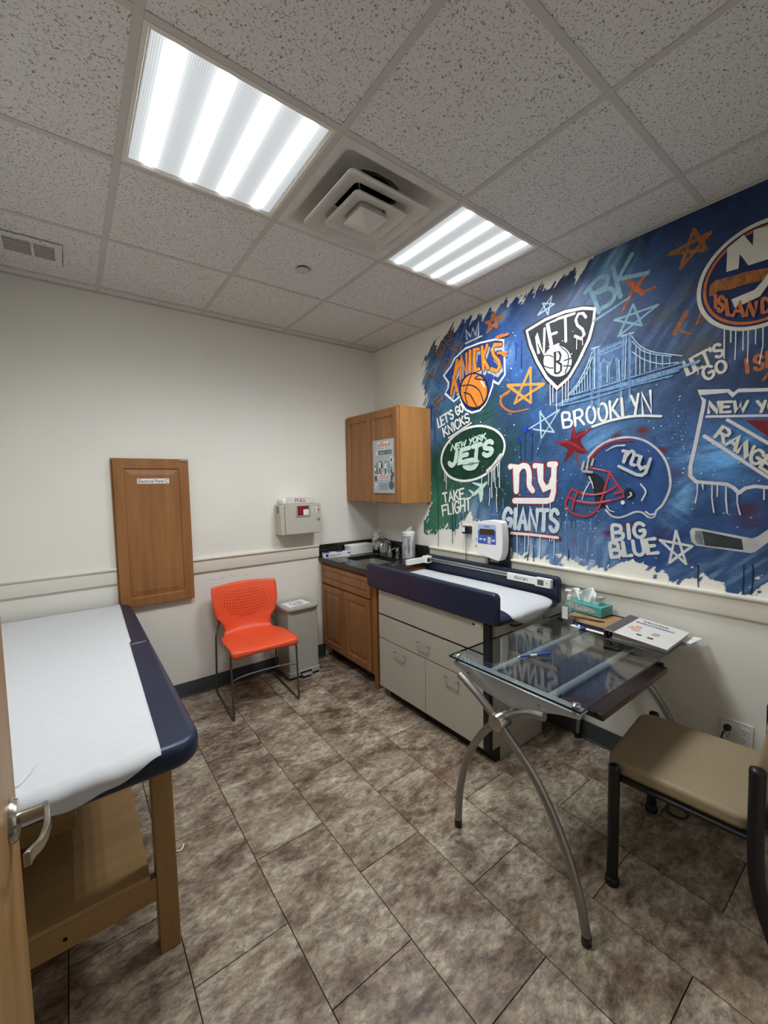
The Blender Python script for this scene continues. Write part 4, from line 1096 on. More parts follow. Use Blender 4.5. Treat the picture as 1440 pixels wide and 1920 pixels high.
G().grid(lambda u, w: (tissue(1 - u, w * .85)[0] + 0.022 * w, tissue(u, w)[1] * .8, tissue(u, w * .8)[2]), 34, 8).build('tissue', m_note, tbx, local=True, solid=0.001, angle=80)

bd = ROOT('ring_binder', 'thick white ring binder with a vaccine title on the desk', 'binder', (-0.212, -2.43, DZ0)); bd.rotation_euler = (0, 0, math.radians(1.5))
BX0, BX1, BY0, BY1 = -0.158, 0.148, -0.130, 0.130
m_bcov = M('binder_cover', C(222, 221, 218), 0.3, var=0.02, vscale=20)
m_bsp = M('binder_spine', C(84, 80, 86), 0.35)
m_sheets = M('sheet_stack', C(206, 204, 198), 0.8, col2=C(150, 148, 142), vscale=40, stretch=(.2, .2, 40))
G().prism([(BY0, 0), (BY1, 0), (BY1, 0.004), (BY0, 0.004)], 'x', BX0, BX1).build('back_cover', m_bsp, bd, local=True, bevel=0.001)
G().prism([(BY1 - .004, 0.004), (BY1, 0.004), (BY1, 0.050), (BY1 - .004, 0.050)], 'x', BX0, BX1).build('spine', m_bsp, bd, local=True, bevel=0.001)
G().prism([(BY0, 0.024), (BY1, 0.046), (BY1, 0.050), (BY0, 0.028)], 'x', BX0, BX1).build('front_cover', m_bcov, bd, local=True, bevel=0.001)
bz = lambda y: 0.028 + (y - BY0) / (BY1 - BY0) * 0.022 + 0.0004
def bq(g, x0, x1, y0, y1, d=0.0):
    g.add([(x0, y0, bz(y0) + d), (x1, y0, bz(y0) + d), (x1, y1, bz(y1) + d), (x0, y1, bz(y1) + d)], [(0, 1, 2, 3)]); return g
bq(G(), BX0, BX1, 0.085, BY1).build('cover_binding', m_bsp, bd, local=True, smooth=False)
G().prism([(BY0 + .008, 0.0045), (BY1 - .03, 0.0045), (BY1 - .03, 0.040), (BY0 + .008, 0.0225)], 'x', BX0 + .022, BX1 - .004).build('pages', m_sheets, bd, local=True)
for x in (-0.13, 0.0, 0.13): G().tube([(x, BY1 - .03 + .017 * math.cos(a), 0.023 + .017 * math.sin(a)) for a in [k * 6.2832 / 16 for k in range(16)]], 0.002, 6, closed=True).build('ring', m_chrome, bd, local=True)
def btext(s, x_mid, y0, y1, h, bold, mat):
    g = G(); put_text(g, s, (x_mid + h, y0, bz(y0) + .0006), (x_mid + h, y1, bz(y1) + .0006), (x_mid, y1, bz(y1) + .0006), (x_mid, y0, bz(y0) + .0006), bold=bold)
    return g.build('cover_text', mat, bd, local=True, smooth=False)
btext('Vaccine', 0.098, 0.055, -0.055, 0.026, .012, m_psl)
btext('Information', 0.062, 0.070, -0.088, 0.026, .012, M('blue_ink', C(52, 66, 150), 0.5))
m_bb = M('picture_print', C(196, 140, 118), 0.7, col2=C(222, 196, 180), vscale=60)
g = G()
for cx_, cy_, r_ in ((-0.02, 0.045, .022), (-0.045, 0.035, .018), (0.01, 0.038, .012), (-0.03, 0.062, .012), (-0.035, -0.045, .016)):
    g.add([(cx_ + r_ * math.cos(k * .5236), cy_ + r_ * math.sin(k * .5236), bz(cy_ + r_ * math.sin(k * .5236)) + .0006 + r_ * .01) for k in range(12)], [tuple(range(12))])
g.build('cover_picture', m_bb, bd, local=True, smooth=False)
g = G(); bq(g, -0.10, -0.085, -0.008, 0.012, .0006); bq(g, -0.10, -0.085, -0.055, -0.032, .0006); bq(g, -.02, -.015, -.06, -.035, .0009); g.build('cover_marks', m_ink, bd, local=True, smooth=False)
br = ROOT('brochure', 'folded white brochure poking out under the binder', 'brochure', (-0.05, -2.57, DZ0))
for k in range(3):
    G().prism([(-0.155 + .004 * k, -2.545), (-0.05, -2.545), (-0.045 + .006 * k, -2.592 - .003 * k), (-0.15, -2.585)], 'z', DZ0 + k * .002, DZ0 + k * .002 + .0015).build('leaf', m_note if k else M('brochure_blue', C(150, 165, 205), .5), br)
def pen(name, label, a, b, r=0.0045):
    A, B = Vector(a), Vector(b); d = (B - A).normalized()
    p = ROOT(name, label, 'pen', a)
    G().tube([A, A + d * .012], [0.0012, r * .9], 8).build('tip', m_silver, p)
    G().tube([A + d * .012, A + (B - A) * .62], r, 10).build('barrel', m_blue, p)
    G().tube([A + (B - A) * .40, A + (B - A) * .60], r * 1.04, 10).build('barrel_print', m_white, p)
    G().tube([A + (B - A) * .62, B], r * 1.12, 10).build('cap', m_blue, p)
    return p
pen('ballpoint_pen', 'blue ballpoint pen lying across the glass desk', (-0.868, -2.176, DZ0 + .0052), (-0.728, -2.240, DZ0 + .0052))
pen('ballpoint_pen', 'short blue pen cap end beside the sanitizer bottle', (-0.292, -2.120, DZ0 + .0062), (-0.322, -2.190, DZ0 + .0062), 0.0055)

# ================================================================== TAN CHAIR (local: faces +y)
tc_ = ROOT('guest_chair', 'tan vinyl chair with black tubular frame at the right edge', 'chair', (-0.530, -2.712, 0), math.radians(5.5))
def cushion(name, x0, x1, y0, y1, z0, z1, r, par):
    g = G().prism(rrect(x0, x1, y0, y1, r, 6), 'z', z0, z1)
    return g.build(name, m_tan, par, local=True, bevel=0.016, seg=4, angle=60)
cushion('seat_cushion', -0.226, 0.232, -0.212, 0.232, 0.418, 0.470, 0.06, tc_)
BOXL = lambda nm, mat, d, par, bevel=0.002: G().box(*d).build(nm, mat, par, local=True, bevel=bevel)
BOXL('seat_pan', m_blackm, (-0.215, 0.215, -0.20, 0.20, 0.408, 0.419), tc_)
for sx_ in (-1, 1):
    x = sx_ * 0.250
    l = G().tube([(x, 0.19, 0.006), (x, 0.19, 0.46)], 0.0195, 16).build('front_leg', m_blackm, tc_, local=True, angle=60)
    G().lathe((x, 0.19, 0.46), [(.0195, 0), (.018, .006), (.010, .010), (0, .011)], 16).build('end_cap', m_black, l, local=True, angle=60)
    G().lathe((x, 0.19, 0), [(.023, 0), (.025, .004), (.025, .022), (.0195, .03)], 16).build('glide', m_black, l, local=True, angle=60)
    pts = bez([(x, -0.31, 0.006), (x, -0.262, 0.12), (x, -0.218, 0.26), (x, -0.204, 0.38), (x, -0.200, 0.645)], 6)
    l = G().tube(pts, 0.0205, 16).build('rear_leg', m_blackm, tc_, local=True, angle=60)
    G().lathe((x, -0.200, 0.645), [(.0205, 0), (.019, .006), (.010, .011), (0, .012)], 16).build('end_cap', m_black, l, local=True, angle=60)
    G().tube([(x * .93, 0.18, 0.411), (x * .93, -0.20, 0.411)], 0.008, 10).build('side_rail', m_blackm, tc_, local=True)
for y in (0.185, -0.19):
    G().tube([(-0.24, y, 0.408), (0.24, y, 0.408)], 0.010, 10).build('cross_rail', m_blackm, tc_, local=True)
def backpad(u, w, d=0):
    x = (u - .5) * 2; z = 0.560 + 0.36 * w
    y = -0.222 - 0.06 * w + 0.03 * x * x * 0.8
    return (x * (0.222 + 0.012 * math.sin(w * 3.1)), y, z)
G().grid(backpad, 16, 12).build('backrest', m_tan, tc_, local=True, solid=0.04, bevel=0.012, seg=3, angle=80)
for sx_ in (-1, 1): G().tube([(sx_ * .25, -0.200, 0.62), (sx_ * .19, -0.222, 0.62)], 0.010, 8).build('back_bracket', m_blackm, tc_, local=True)

# ================================================================== EXAMINATION COUCH
ex = ROOT('examination_couch', 'birch examination couch with navy padded top at the left', 'examination table', (-2.42, -0.95, 0))
EX0, EX1, EY0, EY1 = -2.745, -2.133, -1.758, -0.10
for x in (EX0, EX1 - 0.060):
    for y in (EY0, EY1 - 0.06):
        BOX('leg', m_pine, (x, x + 0.060, y, y + 0.060, 0, 0.685), ex, bevel=0.003)
for y in (EY0 + 0.004, EY1 - 0.03):
    BOX('end_rail', m_pineh, (EX0 + 0.06, EX1 - 0.06, y, y + 0.026, 0.606, 0.685), ex, bevel=0.002)
    BOX('lower_rail', m_pineh, (EX0 + 0.06, EX1 - 0.06, y, y + 0.026, 0.190, 0.268), ex, bevel=0.002)
m_piney = M('pale_birch_long', C(156, 122, 76), 0.45, col2=C(178, 144, 96), vscale=3.0, stretch=(7, 0.6, 7), detail=6, spec=0.35)
for x in (EX0 + 0.006, EX1 - 0.036):
    BOX('side_rail', m_piney, (x, x + 0.026, EY0 + 0.06, EY1 - 0.06, 0.606, 0.685), ex, bevel=0.002)
BOX('shelf', m_ply, (EX0 + 0.06, EX1 - 0.078, EY0 + 0.006, EY1 - 0.01, 0.268, 0.284), ex, bevel=0.001)
dw = BOX('drawer_box', m_pineh, (EX0 + 0.07, -2.392, -1.50, -1.02, 0.376, 0.60), ex, bevel=0.002)
G().lathe((-2.43, EY0 + 0.0038, 0.226), [(0, -.001), (.006, -.001), (.006, 0)], 10, 'y').build('bolt_hole', m_dark, ex)
def pad(name, y0, y1, r0, r1):
    # rounded corners only at the outer ends
    x0, x1 = -2.775, -2.064
    p = []
    def arc(cx, cy, r, a0):
        for k in range(7):
            a = math.radians(a0 + 15 * k); p.append((cx + r * math.cos(a), cy + r * math.sin(a)))
    arc(x1 - r1, y1 - r1, r1, 0); arc(x0 + r1, y1 - r1, r1, 90); arc(x0 + r0, y0 + r0, r0, 180); arc(x1 - r0, y0 + r0, r0, 270)
    return G().prism(p, 'z', 0.688, 0.766).build(name, m_navy, ex, bevel=0.024, seg=5, angle=70)
pad('seat_pad', -1.905, -0.885, 0.085, 0.028)
pad('head_pad', -0.880, -0.045, 0.028, 0.06)
ep_ = ROOT('couch_paper', 'long white paper sheet covering the examination couch', 'paper sheet', (-2.45, -0.97, 0.767))
def cpaper(u, w):
    drop = 0.086 - 0.050 * max(0.0, (w - 0.62) / 0.38) ** 1.3 + 0.005 * math.sin(w * 9.0 + 1) + 0.003 * math.sin(w * 31)
    if u < 0.6: s_ = u / 0.6 * 1.79
    else: s_ = 1.79 + (u - 0.6) / 0.4 * (0.032 + drop)
    y = -0.05 - s_
    xr = -2.135 - 0.020 * min(1, s_ / .75) + (0.010 if y > -0.86 else 0.0) - 0.024 * max(0, (s_ - 0.85) / 1.0)
    x = -2.765 + (xr + 2.765) * w
    z = 0.7690 + 0.0010 * noise2(x, y, 1.2, 1)
    if y < -1.872:
        arc = -1.872 - y
        a = min(arc / 0.034, 1.57)
        k = math.sin(a)
        y = -1.872 - 0.0385 * k - 0.0025 * (1 + math.sin(w * 25)) * k
        z = 0.7375 + 0.0318 * math.cos(a) - max(0, arc - 0.0534) + 0.0006 * math.sin(w * 60)
    return (x, y, z)
G().grid(cpaper, 100, 44).build('paper_sheet', m_paper, ep_, solid=0.0006, angle=80)
G().add([(-2.515, -1.79, 0.7705), (-2.478, -1.765, 0.7712), (-2.462, -1.75, 0.7718), (-2.470, -1.79, 0.7716), (-2.49, -1.835, 0.771), (-2.515, -1.84, 0.7705)], [tuple(range(6))])  .build('torn_flap', m_paper, ep_, smooth=False)
# scrap on the floor
fs = ROOT('paper_scrap', 'tiny curled white scrap on the floor beside the couch leg', 'scrap', (-2.06, -1.362, 0))
G().tube(bez([(-2.085, -1.355, 0.003), (-2.070, -1.372, 0.004), (-2.055, -1.372, 0.004), (-2.045, -1.355, 0.006), (-2.046, -1.348, 0.004)], 4), [0.0012] * 3 + [0.0032] * 10 + [0.0012] * 4, 6).build('scrap', m_white, fs)
# ================================================================== MURAL (paint on the wall plane x = 0)
def mw(u, v):
    """photo measurement -> (y, z) on the mural wall"""
    a, b = (u - 720) / F_PX, (v - 960) / F_PX
    d = [RGT[k] * a + DWN[k] * b + FWD[k] for k in range(3)]
    t = -CAM[0] / d[0]
    return (CAM[1] + d[1] * t, CAM[2] + d[2] * t)
def Zm(ox, oy, k):
    return lambda pts: [(ox + x * k, oy + y * k) for x, y in pts]
Z3 = Zm(760, 560, .25); Z4 = Zm(960, 440, .25); Z5 = Zm(1200, 340, .1979); Z6 = Zm(780, 760, .20833); Z7 = Zm(1020, 760, .19444); Z8 = Zm(1240, 700, .2188)
MU = ROOT('wall_mural', 'blue and green graffiti sports mural painted on the right wall', 'mural', (0, -1.9, 1.0))

def paint(name, r, g, b, var=0.12, vs=30.0, dry=0.0, alpha=1.0):
    key = 'paint_' + name
    if key in MATS: return MATS[key]
    c = C(r, g, b)
    m = M(key, c, 0.55, var=var, vscale=vs, spec=0.25, detail=6)
    if dry or alpha < 1:
        nt = m.node_tree; N = nt.nodes; L = nt.links
        nz = N.new('ShaderNodeTexNoise'); nz.inputs['Scale'].default_value = 110; nz.inputs['Detail'].default_value = 3
        tc = N.new('ShaderNodeTexCoord'); mp = N.new('ShaderNodeMapping')
        mp.inputs['Rotation'].default_value = (0.7, 0, 0); mp.inputs['Scale'].default_value = (1, 1, .35)
        L.new(tc.outputs['Object'], mp.inputs[0]); L.new(mp.outputs[0], nz.inputs['Vector'])
        rp = N.new('ShaderNodeMapRange'); rp.inputs[1].default_value = 0.30; rp.inputs[2].default_value = 0.62
        rp.inputs[3].default_value = alpha * (1 - dry); rp.inputs[4].default_value = alpha
        L.new(nz.outputs[0], rp.inputs[0]); L.new(rp.outputs[0], N['Principled BSDF'].inputs['Alpha'])
    return m

class P:
    """one painted motif: flat strokes and fills, each colour a thin layer"""
    def __init__(s, name, label=None):
        s.root = ROOT(name, label, None); s.root.parent = MU
        s.x = 0.0016
    def emit(s, name, items, mat, join=False):
        # every stroke dries a hair above the one before, so no two coats are coplanar;
        # each letter, drip or patch is a part of its own
        s.x += 0.0003
        g = G(); n0 = name.replace('lettering', 'letter')
        for it in items:
            for v, f in (it if isinstance(it, list) else [it]):
                strip = len(f) > 1 and len(f[0]) == 4
                g.add([(-(s.x + (1.2e-5 * (i // 2) if strip else 0)), a, b) for i, (a, b) in enumerate(v)], f)
                s.x += 1.2e-5 * (len(v) // 2 + 1) if strip else 2e-5
            if not join:
                g.build(n0, mat, s.root, smooth=False, fixn=False); g = G()
        if join:
            g.build(n0, mat, s.root, smooth=False, fixn=False)
def smooth2(pts, n=5, closed=False):
    if len(pts) < 3: return [Vector(p) for p in pts]
    if closed:
        m = len(pts); out = []
        for i in range(m):
            a, b, c, d = [Vector(pts[(i + j) % m]) for j in (-1, 0, 1, 2)]
            for k in range(n):
                t = k / n
                out.append(0.5 * ((2 * b) + (c - a) * t + (2 * a - 5 * b + 4 * c - d) * t * t + (3 * b - a - 3 * c + d) * t ** 3))
        return out
    return bez(pts, n)
def ribbon(pts_px, w_px, smooth=False, closed=False, taper=None, jit=0.08):
    """brush stroke; widths in photo pixels, converted at the wall"""
    src = smooth2(pts_px, 5, closed) if smooth else [Vector(p) for p in pts_px]
    if closed: src = src + [src[0]]
    if len(src) == 2: src = [src[0], src[0] * .5 + src[1] * .5, src[1]]
    Q = [Vector(mw(p.x, p.y)) for p in src]
    n = len(Q)
    vs = []; fs = []
    hw = []
    for i, p in enumerate(src):
        sc = (Vector(mw(p.x, p.y + 1)) - Vector(mw(p.x, p.y))).length
        t = i / (n - 1)
        k = 1.0 + random.uniform(-jit, jit)
        if taper: k *= taper[0] + (taper[1] - taper[0]) * t
        hw.append(w_px * sc * .5 * k)
    if closed: hw[-1] = hw[0]
    dirs = []
    for i in range(n):
        if closed: d = Q[(i + 1) % (n - 1)] - Q[(i - 1) % (n - 1)]
        else: d = Q[min(i + 1, n - 1)] - Q[max(i - 1, 0)]
        if d.length < 1e-9: d = Vector((1, 0))
        d.normalize()
        # mitre
        if 0 < i < n - 1:
            a = (Q[i] - Q[i - 1]).normalized(); b = (Q[i + 1] - Q[i]).normalized()
            c = max(0.55, math.sqrt(max(0, (1 + a.dot(b)) / 2)))
        else: c = 1
        nrm = Vector((-d.y, d.x)) / c
        vs += [Q[i] + nrm * hw[i], Q[i] - nrm * hw[i]]
    fs = [(2 * i, 2 * i + 1, 2 * i + 3, 2 * i + 2) for i in range(n - 1)]
    if not closed:
        for e, sg in ((0, -1), (n - 1, 1)):
            d = (Q[1] - Q[0]).normalized() if e == 0 else (Q[-1] - Q[-2]).normalized()
            nr = Vector((-d.y, d.x)); b = len(vs)
            for k in range(7):
                a = math.pi * k / 6
                vs.append(Q[e] + nr * hw[e] * math.cos(a) + d * sg * hw[e] * math.sin(a))
            fs.append(tuple(range(b, b + 7)))
    return ([tuple(v) for v in vs], fs)
def fillp(pts_px, smooth=False, n=4):
    src = smooth2(pts_px, n, True) if smooth else [Vector(p) for p in pts_px]
    Q = [mw(p[0], p[1]) for p in src]
    tri = tessellate_polygon([[Vector((a, b, 0)) for a, b in Q]])
    return (Q, [tuple(t) for t in tri])
def ell(cx, cy, rx, ry, rot=0, n=28, a0=0, a1=360):
    c, s = math.cos(math.radians(rot)), math.sin(math.radians(rot))
    out = []
    for k in range(n + (0 if a1 - a0 == 360 else 1)):
        a = math.radians(a0 + (a1 - a0) * k / n)
        x, y = rx * math.cos(a), ry * math.sin(a)
        out.append((cx + x * c - y * s, cy + x * s + y * c))
    return out
_o = [(.5 + .5 * math.cos(a), .5 + .5 * math.sin(a)) for a in [math.pi / 2 + k * math.pi / 6 for k in range(13)]]
GL = {'A': [[(0, 0), (.5, 1), (1, 0)], [(.2, .36), (.8, .36)]],
      'B': [[(0, 0), (0, 1), (.6, 1), (.8, .88), (.8, .66), (.55, .53), (0, .53)], [(.5, .53), (.95, .4), (.95, .14), (.65, 0), (0, 0)]],
      'C': [[(.95, .82), (.7, 1), (.3, 1), (0, .7), (0, .3), (.3, 0), (.7, 0), (.95, .18)]],
      'D': [[(0, 0), (0, 1), (.55, 1), (1, .7), (1, .3), (.55, 0), (0, 0)]],
      'E': [[(1, 1), (0, 1), (0, 0), (1, 0)], [(0, .52), (.8, .52)]],
      'F': [[(1, 1), (0, 1), (0, 0)], [(0, .52), (.8, .52)]],
      'G': [[(.95, .84), (.7, 1), (.3, 1), (0, .7), (0, .3), (.3, 0), (.7, 0), (.95, .2), (.95, .46), (.55, .46)]],
      'H': [[(0, 0), (0, 1)], [(1, 0), (1, 1)], [(0, .5), (1, .5)]], 'I': [[(.5, 0), (.5, 1)]],
      'J': [[(.85, 1), (.85, .25), (.6, 0), (.3, 0), (0, .22)]],
      'K': [[(0, 0), (0, 1)], [(.9, 1), (0, .42)], [(.25, .56), (1, 0)]], 'L': [[(0, 1), (0, 0), (1, 0)]],
      'N': [[(0, 0), (0, 1), (1, 0), (1, 1)]], 'O': [_o],
      'R': [[(0, 0), (0, 1), (.65, 1), (.9, .86), (.9, .62), (.65, .48), (0, .48)], [(.45, .48), (1, 0)]],
      'S': [[(.95, .85), (.7, 1), (.3, 1), (.05, .83), (.08, .62), (.5, .5), (.92, .36), (.95, .16), (.7, 0), (.3, 0), (.02, .16)]],
      'T': [[(0, 1), (1, 1)], [(.5, 1), (.5, 0)]], 'U': [[(0, 1), (0, .25), (.3, 0), (.7, 0), (1, .25), (1, 1)]],
      'W': [[(0, 1), (.25, 0), (.5, .8), (.75, 0), (1, 1)]], 'Y': [[(0, 1), (.5, .48)], [(1, 1), (.35, 0)]],
      "'": [[(.5, 1), (.3, .78)]], ' ': []}
LW = {'I': .22, "'": .15, 'W': 1.35, ' ': .45, 'Y': .85, 'L': .72, 'J': .85}
def word(txt, TL, TR, BR, BL, w, gap=.34, slant=0.0):
    tot = sum(LW.get(c, 1) for c in txt) + gap * (len(txt) - 1)
    TL, TR, BR, BL = [Vector(p) for p in (TL, TR, BR, BL)]
    out = []; x = 0
    for c in txt:
        lw = LW.get(c, 1); let = []
        for st in GL[c]:
            pts = []
            for a, b in st:
                t = (x + a * lw) / tot + slant * b; b2 = b
                p = (BL * (1 - t) + BR * t) * (1 - b2) + (TL * (1 - t) + TR * t) * b2
                pts.append((p.x, p.y))
            let.append(ribbon(pts, w, smooth=c in 'OSGCUJDB' and len(pts) > 4, jit=.06))
        if let: out.append(let)
        x += lw + gap
    return out
def star(p, w, t=None):
    return [[ribbon([p[i], p[(i + 1) % 5]], w, taper=t, jit=.15) for i in range(5)]]
def drips(lst, w):
    return [ribbon([(x0, y0), (x0 + random.uniform(-.6, .6), (y0 + y1) / 2), (x1, y1)], w, jit=.2) for x0, y0, x1, y1 in lst]

# ---------------------------------------------------------------- painted ground: coverage and colour mixed per vertex
def vnoise(sx, sz, seed, fx, fz):
    rg = np.random.default_rng(seed); n = 128
    t = rg.random((n, n))
    X = sx * fx; Y_ = sz * fz
    xi = np.floor(X).astype(int); yi = np.floor(Y_).astype(int)
    fx_ = X - xi; fy_ = Y_ - yi
    fx_ = fx_ * fx_ * (3 - 2 * fx_); fy_ = fy_ * fy_ * (3 - 2 * fy_)
    a = t[xi % n, yi % n]; b = t[(xi + 1) % n, yi % n]; c = t[xi % n, (yi + 1) % n]; d = t[(xi + 1) % n, (yi + 1) % n]
    return (a * (1 - fx_) + b * fx_) * (1 - fy_) + (c * (1 - fx_) + d * fx_) * fy_
RES = 0.005
S_ = np.arange(0.66, 3.06, RES); H_ = np.arange(0.995, CEIL + 0.001, RES)
SS, HH = np.meshgrid(S_, H_, indexing='ij')
bound = [(790, 850), (796, 760), (800, 745), (788, 715), (800, 672), (826, 634), (865, 606), (905, 588), (945, 574), (985, 556), (1018, 538), (1060, 524), (1098, 506), (1130, 480), (1168, 455), (1300, 396), (1440, 330), (1620, 240), (1640, 900), (1600, 1135), (1440, 1088), (1402, 1106), (1372, 1112), (1335, 1086), (1300, 1078), (1262, 1090), (1228, 1068), (1198, 1048), (1172, 1042), (1150, 1062), (1128, 1062), (1080, 1050), (1040, 1050), (985, 1040), (950, 1032), (915, 1030), (895, 1022), (898, 985), (880, 962), (868, 972), (858, 995), (838, 985), (812, 1002), (794, 990), (800, 960), (808, 930), (800, 900)]
BP = np.array([mw(u, v) for u, v in bound]); BP = np.stack([-BP[:, 0], BP[:, 1]], 1)
BP[:, 1] = np.where(BP[:, 1] > 2.70, 2.76, BP[:, 1])
BP[14:17, 1] = np.maximum(BP[14:17, 1], 2.86)
BP[17] = (3.3, 2.90)
def sdf(px, pz, poly):
    d = np.full(px.shape, 1e9); ins = np.zeros(px.shape, bool)
    n = len(poly)
    for i in range(n):
        a = poly[i]; b = poly[(i + 1) % n]; ab = b - a
        t = np.clip(((px - a[0]) * ab[0] + (pz - a[1]) * ab[1]) / (ab @ ab), 0, 1)
        d = np.minimum(d, np.hypot(px - a[0] - ab[0] * t, pz - a[1] - ab[1] * t))
        c = ((a[1] > pz) != (b[1] > pz)) & (px < (b[0] - a[0]) * (pz - a[1]) / (b[1] - a[1] + 1e-12) + a[0])
        ins ^= c
    return np.where(ins, d, -d)
D = sdf(SS, HH, BP)
# brush direction: up and to the right on the wall
def brush(seed, ang, fl, fc):
    c, s = math.cos(ang), math.sin(ang)
    return vnoise((SS * c + HH * s) + 40, (-SS * s + HH * c) + 40, seed, fl, fc)
amp = np.where(HH < 1.35, 0.12, 0.13)
fine0 = brush(8, 1.0, 22, 90)
low = np.clip((1.45 - HH) / .15, 0, 1)
edge = (0.55 * brush(1, 1.0, 5, 34) + 0.45 * brush(2, 0.9, 9, 70)) * (1 - low) + low * (0.4 * brush(3, .5, 9, 12) + .35 * brush(4, .3, 24, 30) + .25 * brush(7, .2, 60, 60))
A = np.clip(0.5 + (D + (edge - 0.5) * amp + (fine0 - .5) * .05) / 0.05, 0, 1)
ctrl = [(1440, 400, 24, 40, 80), (1300, 400, 28, 46, 88), (1250, 500, 32, 50, 92), (1200, 450, 42, 62, 104), (1150, 500, 58, 86, 128), (1080, 560, 50, 70, 114), (1040, 530, 30, 36, 66), (1000, 560, 40, 62, 114), (950, 600, 36, 66, 132), (870, 640, 34, 56, 110), (820, 700, 54, 84, 134), (800, 720, 90, 118, 158), (960, 680, 42, 76, 144), (1000, 760, 44, 76, 138), (940, 775, 36, 58, 100), (900, 790, 30, 66, 64), (812, 800, 64, 96, 146), (850, 800, 42, 64, 88), (880, 860, 26, 62, 48), (840, 900, 30, 76, 58), (820, 960, 48, 102, 76), (960, 830, 30, 62, 62), (940, 920, 26, 58, 56), (1000, 880, 42, 78, 130), (985, 830, 38, 70, 116), (960, 980, 30, 52, 106), (910, 980, 66, 92, 140), (1000, 1030, 70, 100, 152), (1060, 900, 38, 70, 126), (1100, 800, 52, 88, 142), (1160, 780, 50, 80, 130), (1120, 650, 50, 72, 118), (1200, 640, 36, 50, 92), (1280, 620, 36, 52, 94), (1300, 760, 36, 52, 94), (1270, 860, 48, 80, 132), (1380, 850, 52, 92, 148), (1300, 950, 38, 62, 112), (1400, 950, 36, 58, 106), (1440, 1040, 32, 54, 100), (1300, 1040, 28, 48, 98), (1200, 1035, 32, 64, 136), (1120, 1030, 58, 86, 142), (1440, 700, 34, 50, 92), (1600, 700, 34, 50, 92)]
cp = np.array([(-mw(u, v)[0], mw(u, v)[1]) for u, v, *_ in ctrl]); cc = np.array([c[2:] for c in ctrl], float)
num = np.zeros(SS.shape + (3,)); den = np.zeros(SS.shape)
wx = (brush(5, .3, 3, 3) - .5) * .22; wz = (brush(6, .3, 3, 3) - .5) * .22
for (s0, z0), c in zip(cp, cc):
    w_ = 1.0 / (((SS + wx - s0) ** 2 + (HH + wz - z0) ** 2) ** 1.35 + 0.0007)
    num += w_[..., None] * c; den += w_
RGBc = num / den[..., None]
fine_ = brush(21, .5, 60, 90) * .5 + brush(22, 1.2, 120, 60) * .5
mot = brush(23, .4, 7, 10) * .45 + brush(24, 1.3, 18, 26) * .35 + brush(25, .8, 44, 36) * .2
br = 0.45 * brush(11, 1.05, 4, 30) + 0.35 * brush(12, .75, 8, 55) + 0.2 * brush(13, .2, 20, 20)
RGBc = (RGBc * .84 + RGBc.mean(-1, keepdims=True) * .16) * np.array([.92, 1.05, 1.02])
RGBc *= ((0.58 + 0.26 * br + .46 * mot + .18 * fine_))[..., None]
cl = np.clip((brush(14, .6, 2.2, 4) - .58) / .25, 0, 1) * np.clip((brush(15, 1.0, 6, 48) - .45) / .3, 0, 1)
RGBc = RGBc * (1 - .38 * cl[..., None]) + np.array([128, 158, 196]) * .38 * cl[..., None]
blobs = [(1150, 492, 46, .9, (126, 166, 190), .75), (1090, 555, 30, .8, (150, 168, 196), .5), (1025, 640, 34, 1.0, (128, 156, 200), .6), (940, 585, 22, .8, (170, 186, 208), .6), (945, 665, 30, 1., (120, 150, 200), .5), (1130, 775, 64, .3, (96, 146, 196), .55), (1125, 838, 40, .5, (104, 158, 206), .6), (1292, 868, 30, .2, (110, 162, 210), .75), (1362, 850, 54, .2, (98, 156, 212), .85), (1275, 925, 34, .8, (116, 166, 206), .7), (1262, 965, 26, -.6, (112, 166, 206), .7), (1000, 1036, 60, 1.4, (160, 184, 212), .7), (1100, 1046, 60, 1.4, (150, 176, 208), .7), (885, 965, 44, 1.3, (130, 158, 186), .7), (1160, 735, 80, .25, (96, 130, 170), .4), (1310, 650, 44, .3, (74, 70, 66), .55), (1240, 590, 26, .5, (74, 76, 74), .5), (1205, 812, 13, 0, (104, 28, 40), .95), (1158, 815, 10, 0, (96, 30, 44), .8), (1242, 845, 8, 0, (110, 26, 44), .9), (1240, 1000, 22, 0, (64, 34, 62), .85), (1402, 968, 24, .2, (84, 28, 50), .85), (1142, 1000, 13, 0, (100, 36, 56), .85), (1180, 985, 13, 0, (96, 34, 52), .8), (1080, 1015, 12, 1.5, (100, 60, 90), .6), (1270, 890, 16, 0, (66, 40, 78), .6), (1320, 1075, 60, .8, (110, 140, 172), .6), (1410, 1070, 50, .8, (120, 150, 180), .6), (1250, 1075, 40, .6, (80, 110, 150), .6), (820, 650, 26, .8, (90, 84, 90), .5), (800, 690, 22, .4, (150, 160, 180), .6), (1290, 545, 12, 0, (90, 72, 50), .6), (1310, 600, 16, .8, (96, 72, 48), .5), (900, 800, 50, .3, (74, 112, 110), .4), (850, 930, 50, 1.2, (70, 120, 92), .5), (830, 985, 34, .9, (70, 124, 96), .6)]
for u, v, r_, ang, col, k in blobs:
    y0, z0 = mw(u, v); s0 = -y0
    sc = abs(mw(u, v)[1] - mw(u, v + 1)[1]) * r_
    d2 = np.hypot(SS - s0, HH - z0) / sc
    w_ = k * np.clip(1.25 - d2, 0, 1) * (0.25 + 0.75 * np.clip((brush(int(u), ang, 7, 52) - .30) / .4, 0, 1))
    w_ = np.clip(w_ * 1.3, 0, 1)
    RGBc = RGBc * (1 - w_[..., None]) + np.array(col) * w_[..., None]
